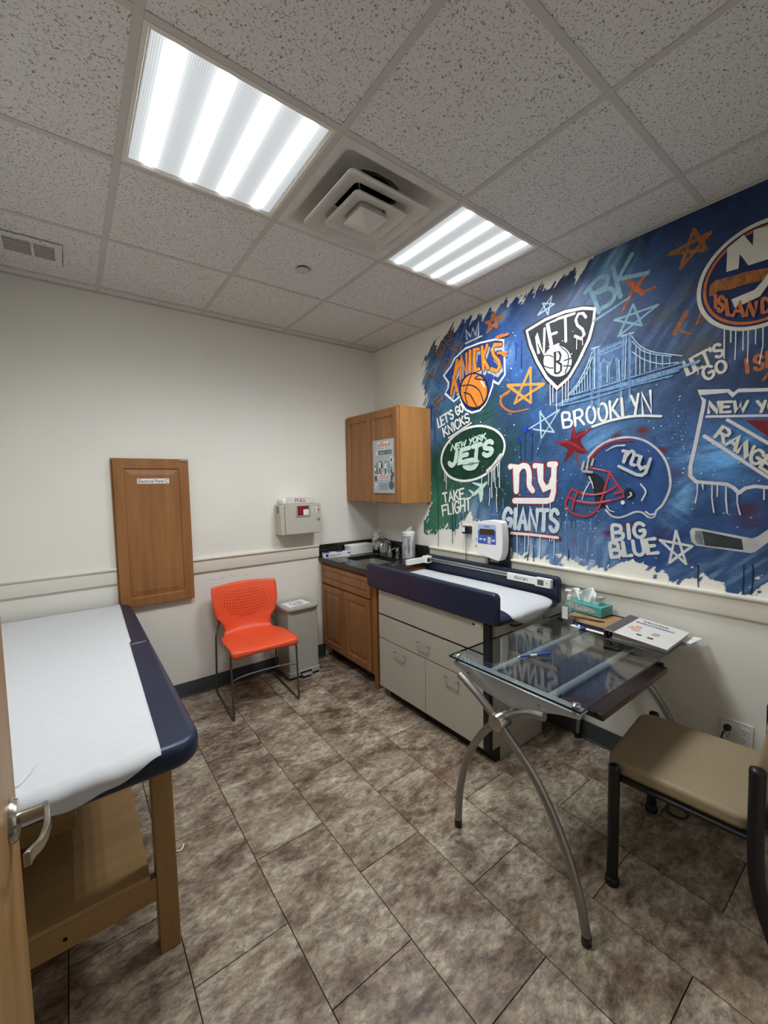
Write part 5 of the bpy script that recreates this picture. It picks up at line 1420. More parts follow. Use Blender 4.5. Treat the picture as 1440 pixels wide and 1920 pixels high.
# specks of white
sp_ = RNG.random(SS.shape) > 0.9985
RGBc[sp_ & (brush(33, .2, 3, 3) > .5)] = (176, 190, 208)
RGBc = np.clip(RGBc, 0, 255) / 255
RL = np.where(RGBc <= .04045, RGBc / 12.92, ((RGBc + .055) / 1.055) ** 2.4)
ni, nj = SS.shape
keep = A > 0.02
fk = keep[:-1, :-1] | keep[1:, :-1] | keep[1:, 1:] | keep[:-1, 1:]
idx = np.arange(ni * nj).reshape(ni, nj)
F4 = np.stack([idx[:-1, :-1][fk], idx[:-1, 1:][fk], idx[1:, 1:][fk], idx[1:, :-1][fk]], 1)
used = np.unique(F4); rem = np.full(ni * nj, -1); rem[used] = np.arange(len(used)); F4 = rem[F4]
V = np.stack([np.full(ni * nj, -0.0012), -SS.ravel(), HH.ravel()], 1)[used] - np.array(org(MU))
me = bpy.data.meshes.new('painted_ground')
me.vertices.add(len(V)); me.vertices.foreach_set('co', V.ravel().astype(np.float32))
me.loops.add(F4.size); me.loops.foreach_set('vertex_index', F4.ravel().astype(np.int32))
me.polygons.add(len(F4)); me.polygons.foreach_set('loop_start', (np.arange(len(F4)) * 4).astype(np.int32))
me.update(); me.validate()
ca_ = me.color_attributes.new('paint', 'FLOAT_COLOR', 'POINT')
ca_.data.foreach_set('color', np.concatenate([RL.reshape(-1, 3), A.reshape(-1, 1)], 1)[used].ravel().astype(np.float32))
mg = bpy.data.materials.new('mural_ground'); mg.use_nodes = True
nt = mg.node_tree; N = nt.nodes; L = nt.links; b_ = N['Principled BSDF']
at_ = N.new('ShaderNodeAttribute'); at_.attribute_name = 'paint'
tc_n = N.new('ShaderNodeTexCoord'); mpn = N.new('ShaderNodeMapping'); mpn.inputs['Rotation'].default_value = (-.9, 0, 0); mpn.inputs['Scale'].default_value = (1, .25, 1)
L.new(tc_n.outputs['Object'], mpn.inputs[0])
nzn = N.new('ShaderNodeTexNoise'); nzn.inputs['Scale'].default_value = 150; nzn.inputs['Detail'].default_value = 5; L.new(mpn.outputs[0], nzn.inputs['Vector'])
ad_ = N.new('ShaderNodeMath'); ad_.operation = 'MULTIPLY_ADD'; ad_.inputs[1].default_value = 1.1; ad_.inputs[2].default_value = -.55; L.new(nzn.outputs[0], ad_.inputs[0])
sm_ = N.new('ShaderNodeMath'); L.new(ad_.outputs[0], sm_.inputs[0]); L.new(at_.outputs['Alpha'], sm_.inputs[1])
mr_ = N.new('ShaderNodeMapRange'); mr_.inputs[1].default_value = .4; mr_.inputs[2].default_value = .6; L.new(sm_.outputs[0], mr_.inputs[0])
L.new(mr_.outputs[0], b_.inputs['Alpha'])
vr_ = N.new('ShaderNodeMapRange'); vr_.inputs[1].default_value = .3; vr_.inputs[2].default_value = .7; vr_.inputs[3].default_value = .82; vr_.inputs[4].default_value = 1.2; L.new(nzn.outputs[0], vr_.inputs[0])
vm_ = N.new('ShaderNodeVectorMath'); vm_.operation = 'SCALE'; L.new(at_.outputs['Color'], vm_.inputs[0]); L.new(vr_.outputs[0], vm_.inputs['Scale'])
L.new(vm_.outputs[0], b_.inputs['Base Color']); b_.inputs['Roughness'].default_value = .5; b_.inputs['Specular IOR Level'].default_value = .3
me.materials.append(mg)
pgo = bpy.data.objects.new('painted_ground', me); COL.objects.link(pgo); pgo.parent = MU

# ---------------------------------------------------------------- motifs
WHT = paint('white', 228, 228, 223, .06)
WHT2 = paint('white_worn', 212, 215, 215, .10, 40, dry=.25)
ICE = paint('ice', 172, 200, 214, .10, 40, dry=.25)
TEAL = paint('pale_teal', 128, 166, 184, .12, 40, dry=.2)
ORG = paint('orange', 214, 128, 46, .12, 30)
ORGD = paint('orange_dry', 196, 112, 50, .2, 40, dry=.35)
BRN = paint('ochre', 150, 96, 52, .2, 40, dry=.4)
BLKP = paint('black', 34, 36, 42, .25, 20)
NVY = paint('navy', 26, 34, 72, .15)
REDP = paint('red', 150, 38, 48, .15, 30)
REDD = paint('dark_red', 116, 26, 36, .25, 30, dry=.3)
GRYP = paint('grey', 158, 162, 168, .15)
MINT = paint('mint', 190, 214, 200, .10)
SKYP = paint('sky', 118, 152, 192, .15, 40, dry=.45)
SKYS = paint('sky_soft', 98, 130, 178, .15, 40, dry=.5, alpha=.75)
BLUE = paint('royal', 40, 66, 150, .2, 40, dry=.3)

# basketball emblem, orange lettering
e = P('orange_basketball_emblem')
outl = Z3([(372, 448), (450, 375), (560, 332), (680, 305), (738, 312), (736, 385), (745, 445), (748, 570), (700, 640), (660, 618), (655, 655), (632, 722), (602, 790), (560, 838), (500, 855), (452, 832), (425, 785), (412, 732), (366, 770), (300, 712), (322, 670), (326, 630), (290, 578), (340, 512)])
e.emit('emblem_ground', [fillp(outl)], paint('emblem_blue', 38, 62, 122, .2))
e.emit('emblem_outline', [ribbon(outl, 3.6, closed=True)], WHT)
KN = [[(392, 465), (348, 715)], [(418, 468), (366, 590), (392, 690)], [(418, 600), (425, 430), (462, 575), (462, 415)], [(490, 395), (488, 552)], [(552, 380), (522, 382), (520, 460), (528, 540), (556, 528)], [(580, 362), (590, 532)], [(618, 350), (588, 445), (626, 522)], [(722, 345), (672, 348), (655, 385), (668, 428), (706, 470), (712, 515), (690, 545), (650, 528)]]
e.emit('letter_shadow', [ribbon(Z3([(x + 8, y + 26) for x, y in s_]), 8.2) for s_ in KN], GRYP)
e.emit('letter_edge', [ribbon(Z3(s_), 9.4) for s_ in KN], NVY)
e.emit('lettering', [ribbon(Z3(s_), 6.6) for s_ in KN], ORG)
e.emit('ball_edge', [fillp(Z3(ell(520, 690, 112, 136)))], NVY)
e.emit('ball', [fillp(Z3(ell(520, 690, 98, 124)))], ORG)
e.emit('ball_seams', [ribbon(Z3(s_), 2.4, smooth=True) for s_ in ([(505, 565), (480, 625), (455, 720), (470, 790)], [(430, 655), (500, 650), (560, 690), (590, 770)], [(445, 705), (490, 720), (520, 770), (540, 805)], [(560, 575), (530, 600), (600, 615), (612, 650)])], NVY)
e.emit('ball_glint', [ribbon(Z3([(575, 620), (600, 660)]), 3)], WHT)
e.emit('loose_strokes', [ribbon(Z3(s_), 5) for s_ in ([(700, 410), (765, 405)], [(735, 420), (765, 430)], [(700, 295), (775, 268)], [(690, 290), (735, 275)])], ORGD)

e = P('orange_scribble')
e.emit('scribble', word('GO', *Z3([(208, 365), (285, 335), (300, 385), (222, 420)]), 2.6) + word('GO', *Z3([(262, 490), (330, 440), (340, 490), (280, 545)]), 2.6) + word('NY', *Z3([(320, 250), (365, 220), (372, 262), (330, 290)]), 2.4) + word('NY', *Z3([(335, 370), (420, 330), (440, 375), (360, 420)]), 2.6) + [ribbon(Z3(s_), 3.6) for s_ in ([(240, 420), (290, 400), (250, 460)], [(170, 600), (220, 525)], [(180, 570), (240, 590)], [(225, 800), (290, 745)], [(215, 780), (265, 720)], [(240, 820), (262, 840)], [(290, 300), (330, 350)], [(310, 330), (370, 300)])], BRN)
e = P('white_crown'); e.emit('crown', [ribbon(Z3([(465, 308), (455, 235), (490, 285), (507, 222), (526, 280), (550, 175), (550, 285)]), 2.6), ribbon(Z3([(452, 336), (520, 305), (575, 280)]), 2.6)], WHT2)
def star_motif(nm, pts, w, mat): P(nm).emit('star_strokes', star(pts, w, None), mat)
star_motif('orange_star', Z3([(662, 100), (690, 215), (605, 180), (730, 125), (615, 255)]), 4.2, ORGD)
e = P('orange_star'); e.emit('star_strokes', star(Z3([(940, 520), (942, 780), (770, 650), (1040, 640), (820, 785)]), 5.2), paint('amber_dry', 216, 146, 60, .2, 40, dry=.3)); e.emit('swoosh', [ribbon(Z3([(782, 695), (722, 740), (726, 800), (800, 848), (925, 828)]), 5, smooth=True, taper=(1.2, .5))], ORGD)
star_motif('ochre_star', Z5([(510, 460), (625, 650), (285, 690), (670, 485), (385, 825)]), 6.5, BRN)
e = P('orange_cross'); e.emit('cross_strokes', [ribbon(Z4([(875, 350), (980, 440)]), 9), ribbon(Z4([(1032, 268), (905, 425)]), 8, taper=(.6, 1.2)), ribbon(Z4([(905, 425), (825, 580)]), 7, taper=(1, .4)), ribbon(Z4([(1010, 420), (1075, 395)]), 4)], paint('rust_dry', 186, 92, 46, .2, 40, dry=.4))
e = P('ochre_dashes'); e.emit('dash', [ribbon(Z5([(440, 1240), (330, 1440)]), 9), ribbon(Z5([(575, 1250), (545, 1350)]), 5), ribbon(Z5([(340, 1400), (480, 1450)]), 4), ribbon(Z5([(1213, 1830), (1170, 1880)]), 5)], BRN)
star_motif('pale_blue_star', Z4([(300, 460), (270, 600), (230, 515), (320, 520), (195, 605)]), 2.6, ICE)
star_motif('pale_blue_star', Z4([(910, 525), (972, 680), (772, 642), (1095, 528), (800, 762)]), 4.2, TEAL)
e = P('pale_blue_star'); e.emit('star_strokes', star(Z6([(1118, 60), (1245, 242), (1022, 210), (1290, 42), (1128, 300)]), 3.0), ICE); e.emit('star_tail', [ribbon(Z6([(1128, 300), (1105, 380), (1070, 450)]), 3, smooth=True, taper=(1, .3))], SKYS)
star_motif('white_star', Z7([(1275, 1212), (1372, 1530), (1122, 1300), (1430, 1358), (1212, 1515)]), 4.6, WHT2)
e = P('dark_red_star'); e.emit('star_fill', [fillp(Z7([(285, 195), (312, 268), (462, 222), (365, 315), (352, 350), (425, 460), (345, 470), (300, 440), (190, 560), (232, 425), (122, 358), (255, 330)]))], REDD); e.emit('star_strokes', [ribbon(Z7([(285, 200), (295, 300)]), 4), ribbon(Z7([(125, 360), (240, 350), (420, 455)]), 4), ribbon(Z7([(460, 222), (320, 300)]), 4), ribbon(Z7([(300, 440), (340, 590)]), 4, taper=(1, .4))], REDP)

# black shield
e = P('black_shield_emblem')
sh = Z4([(112, 722), (250, 638), (400, 578), (530, 552), (622, 556), (614, 650), (580, 780), (500, 950), (430, 1070), (340, 1152), (260, 1070), (190, 950), (140, 830)])
cxs = sum(p[0] for p in sh) / len(sh); cys = sum(p[1] for p in sh) / len(sh)
e.emit('shield_ground', [fillp([(cxs + (x - cxs) * 1.11, cys + (y - cys) * 1.09) for x, y in sh])], BLKP)
e.emit('shield_outline', [ribbon(sh, 5.6, closed=True)], WHT)
NT = [[(202, 885), (184, 752), (240, 900), (246, 705)], [(335, 640), (268, 668), (300, 842), (348, 825)], [(284, 752), (336, 735)], [(345, 632), (470, 592)], [(402, 615), (406, 800)], [(556, 620), (535, 590), (500, 595), (480, 640), (492, 680), (530, 710), (545, 750), (520, 782), (475, 762)]]
e.emit('lettering', [ribbon(Z4(s_), 5.0) for s_ in NT], WHT)
e.emit('ball', [fillp(Z4(ell(345, 950, 106, 116)))], paint('ball_white', 196, 198, 198, .25, 18))
e.emit('ball_letter', [ribbon(Z4(s_), 3.8) for s_ in ([(325, 1040), (325, 880), (355, 880), (368, 905), (360, 945), (330, 955)], [(345, 955), (372, 975), (370, 1020), (350, 1040), (325, 1040)])], BLKP)
e.emit('ball_seams', [ribbon(Z4(s_), 1.8, smooth=True) for s_ in ([(245, 910), (280, 905), (312, 920)], [(245, 985), (285, 1000), (312, 1000)], [(370, 845), (420, 890), (425, 960), (400, 1040)], [(395, 945), (450, 925)], [(390, 985), (448, 985)])], BLKP)
e.emit('paint_drips', drips([tuple(Z4([(a, b)])[0] + Z4([(c, d)])[0]) for a, b, c, d in ((290, 1110, 292, 1280), (312, 1130, 312, 1255), (340, 1150, 340, 1320), (382, 1120, 382, 1285), (408, 1090, 408, 1240), (428, 1060, 426, 1240), (492, 770, 490, 860), (535, 740, 535, 830))], 1.5), WHT)

# BK tag and bridge
e = P('pale_tag_lettering')
e.emit('tag', [ribbon(Z4(s_), 8, smooth=sm) for s_, sm in (([(580, 400), (618, 480), (652, 580)], 0), ([(548, 438), (600, 375), (670, 315), (715, 325), (705, 385), (620, 440)], 1), ([(635, 440), (730, 405), (772, 440), (745, 510), (655, 565)], 1), ([(758, 240), (785, 350), (815, 465)], 0), ([(900, 150), (800, 330)], 0), ([(800, 335), (1020, 288)], 0))] + [ribbon(Z4([(622, 645), (760, 555), (885, 470)]), 6, taper=(1, .5))], TEAL)
e = P('painted_bridge')
e.emit('bridge_wash', [fillp(Z4([(605, 860), (660, 850), (900, 760), (905, 1100), (890, 1110), (790, 1130), (785, 930), (765, 900), (735, 950), (730, 1140), (670, 1150), (665, 960), (650, 1160), (605, 1170)]))], SKYS)
twr = [[(615, 860), (612, 1170)], [(650, 850), (655, 1165)], [(668, 960), (668, 1150)], [(730, 960), (730, 1130)], [(790, 920), (795, 1120)], [(840, 760), (830, 1120)], [(885, 740), (885, 1105)], [(660, 880), (840, 800)], [(660, 905), (840, 830)], [(600, 860), (660, 840)], [(825, 765), (915, 738)], [(668, 975), (690, 940), (715, 960), (730, 1000)], [(735, 990), (765, 905), (790, 960)], [(600, 1180), (600, 1300)], [(655, 1165), (655, 1290)], [(885, 1100), (885, 1250)], [(820, 1110), (820, 1240)]]
e.emit('tower', [ribbon(Z4(s_), 4.5, jit=.2) for s_ in twr], SKYP)
e.emit('tower_highlight', [ribbon(Z4(s_), 2, jit=.3) for s_ in ([(625, 855), (622, 1150)], [(860, 745), (850, 1090)], [(600, 855), (660, 838)], [(828, 760), (915, 735)], [(718, 990), (718, 1110)], [(805, 940), (812, 1090)])], ICE)
e.emit('deck', [ribbon(Z4(s_), w_, jit=.2) for s_, w_ in (([(330, 1280), (600, 1190), (900, 1105), (1300, 985), (1400, 955)], 5), ([(420, 1210), (650, 1150), (900, 1070), (1280, 960)], 3), ([(380, 1250), (650, 1180), (900, 1120), (1250, 1020)], 4), ([(360, 1285), (640, 1220), (900, 1135), (1200, 1060)], 3))], SKYP)
cab = [ribbon(Z4(s_), 2, smooth=True) for s_ in ([(605, 880), (560, 1000), (500, 1110), (430, 1200)], [(605, 920), (570, 1020), (510, 1120), (450, 1195)], [(900, 760), (960, 830), (1060, 880), (1280, 912)], [(905, 800), (980, 870), (1080, 900), (1200, 915)], [(905, 880), (1000, 940), (1120, 970), (1250, 960)])]
for k in range(7): cab.append(ribbon(Z4([(470 + 20 * k, 1170 - 38 * k), (472 + 20 * k, 1205 - 8 * k)]), 1.3))
for k, x in enumerate((935, 965, 1000, 1042, 1088, 1135, 1188)): cab.append(ribbon(Z4([(x, 830 + 16 * k), (x, 1060 - 14 * k)]), 1.5))
e.emit('cables', cab, ICE)
e = P('white_place_lettering')
e.emit('lettering', word('BROOKLYN', *Z4([(378, 1345), (1040, 1172), (1050, 1335), (388, 1448)]), 4.6, gap=.38), WHT)
e.emit('underline', [ribbon(Z4([(608, 1440), (760, 1390), (940, 1360), (1120, 1362)]), 4.6, smooth=True)], WHT)

# slogans
e = P('white_slogan'); e.emit('lettering', word("LET'S GO", *Z3([(240, 902), (425, 788), (440, 842), (252, 968)]), 3.2) + word('KNICKS', *Z3([(282, 975), (475, 858), (488, 918), (296, 1035)]), 3.2) + [ribbon(Z3([(328, 1046), (500, 932)]), 2.6)], WHT)
# green oval
e = P('green_oval_emblem')
ov = Z6([(230, 490), (260, 380), (340, 280), (450, 210), (580, 185), (700, 215), (775, 280), (800, 370), (765, 480), (680, 580), (560, 655), (430, 680), (320, 650), (255, 580)])
e.emit('oval_ground', [fillp(ov, True)], paint('forest', 24, 58, 46, .3, 16))
e.emit('oval_outline', [ribbon(ov, 4.4, smooth=True, closed=True)], WHT)
e.emit('small_lettering', word('NEW YORK', *Z6([(330, 358), (632, 252), (634, 302), (318, 406)]), 3.1, gap=.3), MINT)
e.emit('lettering', word('JETS', *Z6([(320, 432), (695, 318), (690, 436), (300, 545)]), 9.0, gap=.42), MINT)
e.emit('football', [fillp(Z6([(425, 545), (460, 490), (520, 470), (575, 500), (545, 570), (490, 588), (445, 575)]), True)], MINT)
e.emit('football_laces', [ribbon(Z6(s_), 1.4) for s_ in ([(430, 540), (575, 515)], [(485, 515), (487, 545)], [(502, 512), (504, 543)], [(518, 510), (520, 540)])], paint('forest_dark', 18, 40, 32))
e.emit('oval_smear', [ribbon(Z6([(650, 590), (700, 540), (770, 450)]), 7, jit=.5)], WHT2)
e.emit('paint_drips', drips([tuple(Z6([(a, b)])[0] + Z6([(c, d)])[0]) for a, b, c, d in ((265, 600, 265, 680), (282, 620, 280, 755), (600, 645, 612, 810), (660, 600, 658, 720), (690, 580, 692, 830), (672, 740, 664, 900), (705, 570, 706, 690), (718, 560, 724, 740), (735, 740, 738, 960), (762, 480, 760, 740), (745, 520, 748, 640))], 1.5), WHT)
e = P('flight_slogan'); e.emit('lettering', word('TAKE', *Z6([(240, 795), (430, 748), (438, 838), (252, 872)]), 3.6) + word('FLIGHT', *Z6([(236, 905), (492, 832), (494, 940), (246, 992)]), 3.6), WHT)
e.emit('airplane', [fillp(Z6(q)) for q in ([(490, 830), (520, 788), (600, 712), (640, 684), (648, 694), (622, 735), (545, 808)], [(556, 762), (612, 730), (604, 850), (582, 880), (570, 800)], [(588, 738), (504, 700), (520, 692), (606, 706)], [(512, 800), (476, 764), (486, 756), (536, 786)])], MINT)

# big ny and team name
e = P('white_letter_emblem')
NYs = [([(852, 552), (905, 548), (905, 772)], 0), ([(905, 615), (945, 552), (1000, 552), (1022, 620), (1022, 715), (1052, 768)], 1), ([(1075, 545), (1120, 542), (1125, 680), (1160, 752), (1215, 725), (1238, 650)], 0), ([(1205, 532), (1258, 530)], 0), ([(1246, 532), (1240, 780), (1222, 845), (1180, 860), (892, 858)], 0)]
e.emit('letter_edge', [ribbon(Z6(s_), 15.2, smooth=sm, jit=.03) for s_, sm in NYs], REDP)
e.emit('letters', [ribbon(Z6(s_), 10.8, smooth=sm, jit=.03) for s_, sm in NYs], WHT)
e.emit('name_lettering', word('GIANTS', *Z6([(800, 935), (1285, 945), (1278, 1130), (792, 1098)]), 8.2, gap=.42), paint('chalk_blue', 196, 206, 212, .08))
e.emit('underline_edge', [ribbon(Z6([(775, 1142), (1040, 1162), (1292, 1192)]), 8.5)], REDP)
e.emit('underline', [ribbon(Z6([(775, 1142), (1040, 1162), (1282, 1190)]), 5)], WHT)
e.emit('paint_drips', drips([tuple(Z6([(a, b)])[0] + Z6([(c, d)])[0]) for a, b, c, d in ((920, 870, 918, 1000), (1150, 870, 1150, 950), (1215, 870, 1214, 1000), (818, 1150, 812, 1250), (915, 1160, 916, 1360), (988, 1165, 984, 1350), (1018, 1165, 1012, 1330), (1122, 1175, 1118, 1370), (1232, 1180, 1230, 1220), (1250, 1180, 1244, 1370), (1212, 1180, 1210, 1225))], 1.5), WHT)
# skyline
e = P('painted_skyline')
def bld(Zf, q): return fillp(Zf(q))
e.emit('tower_block', [bld(Z6, [(672, 985), (690, 970), (692, 935), (706, 920), (724, 935), (728, 970), (746, 985), (746, 1085), (672, 1085)]), bld(Z7, [(175, 1420), (180, 1150), (205, 1100), (245, 1100), (262, 1150), (265, 1460), (240, 1480)]), bld(Z7, [(305, 1440), (312, 1110), (340, 1100), (400, 1125), (412, 1160), (415, 1470), (380, 1490)]), bld(Z7, [(430, 1480), (425, 1215), (455, 1195), (490, 1215), (500, 1490)]), bld(Z7, [(270, 1470), (268, 1205), (298, 1205), (300, 1470)]), bld(Z7, [(500, 1490), (500, 1335), (560, 1330), (560, 1480)]), bld(Z7, [(145, 1400), (148, 1190), (172, 1190), (174, 1420)])], SKYS)
e.emit('tower_edges', [ribbon(Z6(s_), 1.4) for s_ in ([(710, 870), (710, 925)], [(672, 985), (746, 985)], [(606, 940), (606, 1060)], [(785, 840), (785, 930)])] + [ribbon(Z7(s_), 1.5, jit=.3) for s_ in ([(222, 1020), (222, 1100)], [(185, 1130), (255, 1130)], [(312, 1112), (400, 1130)], [(335, 1120), (335, 1440)], [(210, 1110), (210, 1430)], [(455, 1090), (455, 1200)], [(430, 1215), (490, 1215)], [(155, 1080), (155, 1190)], [(290, 1120), (290, 1200)])], SKYP)

# helmet
e = P('football_helmet')
dome = [(430, 500), (520, 402), (640, 338), (800, 308), (950, 332), (1080, 412), (1178, 540), (1218, 700), (1210, 820), (1150, 950), (1085, 1015)]
shell_ = dome + [(1062, 1072), (1010, 1078), (950, 1032), (880, 1028), (800, 1062), (720, 1082), (650, 1062), (600, 1008), (592, 920), (590, 740), (560, 690), (480, 650), (420, 600)]
e.emit('helmet_shell', [fillp(Z7(shell_))], paint('helmet_blue', 44, 76, 128, .2, 14))
e.emit('face_opening', [fillp(Z7([(398, 652), (490, 652), (560, 692), (590, 740), (592, 990), (548, 990), (500, 940), (476, 820), (440, 710)]))], BLKP)
e.emit('helmet_rim', [ribbon(Z7(dome), 4.2, smooth=True), ribbon(Z7([(1085, 1015), (1064, 1074), (1010, 1078), (950, 1034), (880, 1028), (800, 1062), (720, 1082), (650, 1062), (600, 1010)]), 3.6, smooth=True)], paint('pearl', 186, 190, 196, .12, 30))
e.emit('red_stripe', [ribbon(Z7([(452, 512), (540, 418), (680, 352), (860, 342)]), 4.6, smooth=True, taper=(1.1, .5))], REDP)
e.emit('face_mask', [ribbon(Z7(s_), 4, smooth=len(s_) > 2) for s_ in ([(380, 590), (500, 615), (632, 640)], [(640, 640), (602, 760), (562, 900), (520, 1000), (430, 1070)], [(635, 640), (700, 745), (765, 832)], [(275, 805), (240, 870), (213, 960), (250, 1020), (340, 1060), (430, 1070)], [(275, 805), (400, 860), (560, 850), (650, 810), (722, 765)], [(235, 885), (330, 925), (480, 945), (640, 920), (772, 880)], [(340, 825), (300, 900), (280, 1000)], [(690, 850), (770, 832), (772, 880)])], paint('mask_red', 168, 58, 70, .15))
e.emit('face_mask_glint', [ribbon(Z7(s_), 1.3, smooth=True) for s_ in ([(360, 835), (480, 862), (600, 838)], [(330, 918), (480, 938), (640, 912)], [(480, 605), (600, 630)])], paint('rose', 214, 150, 156, .1))
e.emit('mask_clips', [ribbon(Z7(s_), 4.4) for s_ in ([(372, 620), (392, 540)], [(418, 620), (436, 518)], [(466, 575), (482, 520)], [(384, 636), (470, 644)])], GRYP)
e.emit('ear_hole', [fillp(Z7(ell(826, 850, 50, 52)))], BLKP)
e.emit('helmet_glints', [ribbon(Z7(s_), 3, smooth=True, taper=t_) for s_, t_ in (([(940, 760), (988, 830), (950, 915)], (1, 1)), ([(605, 440), (690, 395), (785, 385)], (.5, 1)), ([(840, 840), (850, 865), (815, 890)], (1, .6)), ([(990, 1025), (1030, 1052), (1075, 1045)], (1, 1)), ([(612, 970), (640, 1010), (688, 1028)], (1, .4)), ([(445, 690), (470, 745), (485, 800)], (1, .6)), ([(450, 740), (400, 830), (375, 910)], (.8, .5)))], WHT2)
e.emit('rivet', [fillp(Z7(ell(768, 936, 20, 20)))], WHT)
e.emit('helmet_letters', [ribbon(Z7(s_), 6, smooth=sm) for s_, sm in (([(772, 440), (812, 442), (778, 545)], 0), ([(800, 490), (850, 442), (878, 470), (848, 560), (884, 578)], 1), ([(905, 482), (942, 492), (918, 570), (945, 612), (985, 592)], 0), ([(1036, 515), (988, 650), (950, 674), (900, 668), (732, 588)], 0))], paint('pearl', 186, 190, 196))
e = P('white_nickname_lettering'); e.emit('lettering', word('BIG', *Z7([(660, 1165), (965, 1135), (980, 1262), (668, 1300)]), 6.6, gap=.45) + word('BLUE', *Z7([(640, 1335), (1070, 1285), (1100, 1420), (655, 1465)]), 6.6, gap=.4), paint('chalk', 206, 208, 206, .08))

# round hockey emblem
e = P('round_hockey_emblem')
cpt = np.array([mw(*q) for q in Z5([(545, 1060), (600, 860), (830, 600), (1000, 470), (1213, 352), (620, 1265), (740, 1360), (900, 1402), (1050, 1400)])])
Am = np.column_stack([cpt * 2, np.ones(len(cpt))]); sol = np.linalg.lstsq(Am, (cpt ** 2).sum(1), rcond=None)[0]
ccy, ccz = sol[0], sol[1]; cr = math.sqrt(sol[2] + ccy ** 2 + ccz ** 2)
def disc(r, n=64): return ([(ccy + r * math.cos(6.28318 * k / n), ccz + r * math.sin(6.28318 * k / n)) for k in range(n)], [tuple(range(n))])
def annul(r0, r1, n=64):
    v = []
    for k in range(n):
        a = 6.28318 * k / n; v += [(ccy + r0 * math.cos(a), ccz + r0 * math.sin(a)), (ccy + r1 * math.cos(a), ccz + r1 * math.sin(a))]
    return (v, [(2 * k, 2 * k + 1, (2 * k + 3) % (2 * n), (2 * k + 2) % (2 * n)) for k in range(n)])
e.emit('emblem_ground', [disc(cr * 1.0)], paint('deep_navy', 26, 40, 82, .2, 16))
e.emit('white_ring', [annul(cr * 1.03, cr * .955)], paint('cream', 196, 192, 180, .06))
e.emit('orange_ring', [annul(cr * .915, cr * .86)], paint('burnt_orange', 168, 96, 54, .15))
e.emit('island_shape', [fillp(Z5([(655, 1085), (665, 990), (720, 940), (860, 905), (1000, 860), (1213, 822), (1330, 800), (1320, 880), (1213, 930), (980, 985), (850, 1030), (740, 1040), (700, 1088)]))], BRN)
e.emit('letter_n', [fillp(Z5([(830, 638), (985, 510), (1072, 612), (1080, 465), (1240, 420), (1250, 730), (1030, 800), (948, 690), (936, 830), (820, 862)]))], paint('cream', 196, 192, 180))
e.emit('hockey_stick', [fillp(Z5([(868, 1122), (1090, 1030), (1180, 930), (1260, 800), (1310, 800), (1290, 880), (1140, 1092), (985, 1165), (900, 1200)]))], paint('cream', 196, 192, 180))
isl = []
for ch, q in (('I', [(700, 1085), (735, 1085), (735, 1195), (705, 1195)]), ('S', [(752, 1095), (800, 1100), (790, 1235), (740, 1230)]), ('L', [(818, 1125), (860, 1130), (856, 1270), (836, 1270)]), ('A', [(900, 1150), (985, 1150), (985, 1278), (885, 1278)]), ('N', [(1030, 1150), (1105, 1150), (1090, 1275), (1015, 1275)]), ('D', [(1165, 1125), (1230, 1110), (1235, 1235), (1165, 1245)])):
    isl += word(ch, *Z5(q), 5.6)
e.emit('lettering', isl, paint('burnt_orange', 168, 96, 54))
e.emit('paint_drips', drips([tuple(Z5([(a, b)])[0] + Z5([(c, d)])[0]) for a, b, c, d in ((805, 1400, 802, 1680), (865, 1410, 864, 1525), (912, 1412, 904, 1690), (982, 1412, 980, 1600), (1030, 1408, 1022, 1725), (1102, 1400, 1098, 1545), (1170, 1390, 1135, 1730))], 1.9), paint('cream', 196, 192, 180))
e = P('white_slogan'); e.emit('lettering', word("LET'S", *Z5([(412, 1715), (755, 1535), (795, 1640), (460, 1835)]), 5.2) + word('GO', *Z5([(590, 1775), (800, 1690), (828, 1790), (625, 1885)]), 5.2) + drips([tuple(Z5([(552, 1760)])[0] + Z5([(552, 1830)])[0])], 1.6), paint('cream', 196, 192, 180))
e = P('orange_slogan'); e.emit('lettering', word('I', *Z5([(990, 1690), (1030, 1690), (1040, 1810), (1000, 1810)]), 6.5) + word('S', *Z5([(1085, 1655), (1165, 1650), (1170, 1775), (1090, 1790)]), 6) + word('L', *Z5([(1205, 1620), (1290, 1600), (1300, 1740), (1215, 1760)]), 6), paint('burnt_orange', 168, 96, 54))

# shield with diagonal name
e = P('diagonal_shield_emblem')
half = [(1000, 138), (660, 148), (615, 186), (575, 150), (320, 165), (368, 232), (360, 290), (300, 580), (250, 800), (250, 880), (300, 930), (430, 940), (560, 950), (620, 980), (665, 1025), (720, 985), (800, 968), (1000, 985)]
full = half + [(2000 - x, y) for x, y in half[::-1][1:-1]]
e.emit('red_wedge', [fillp(Z8([(722, 402), (1560, 398), (1250, 720), (914, 542)]))], REDD)
e.emit('shield_outline', [ribbon(Z8(full), 6.4, closed=True, jit=.04)], paint('lilac_white', 196, 192, 196, .06))
e.emit('shield_bars', [ribbon(Z8([(390, 371), (914, 362), (1560, 352)]), 4.6), ribbon(Z8([(570, 400), (914, 598), (1400, 878)]), 6), ribbon(Z8([(372, 538), (914, 890), (1100, 1010)]), 6)], paint('lilac_white', 196, 192, 196))
e.emit('top_lettering', word('NEW', *Z8([(408, 250), (742, 240), (722, 326), (408, 338)]), 5.2) + word('YORK', *Z8([(825, 240), (1215, 230), (1215, 322), (835, 330)]), 5.2), paint('cream', 196, 192, 180))
e.emit('name_lettering', word('RANGERS', *Z8([(535, 455), (1180, 880), (1120, 985), (462, 545)]), 5.6, gap=.3), paint('cream', 196, 192, 180))
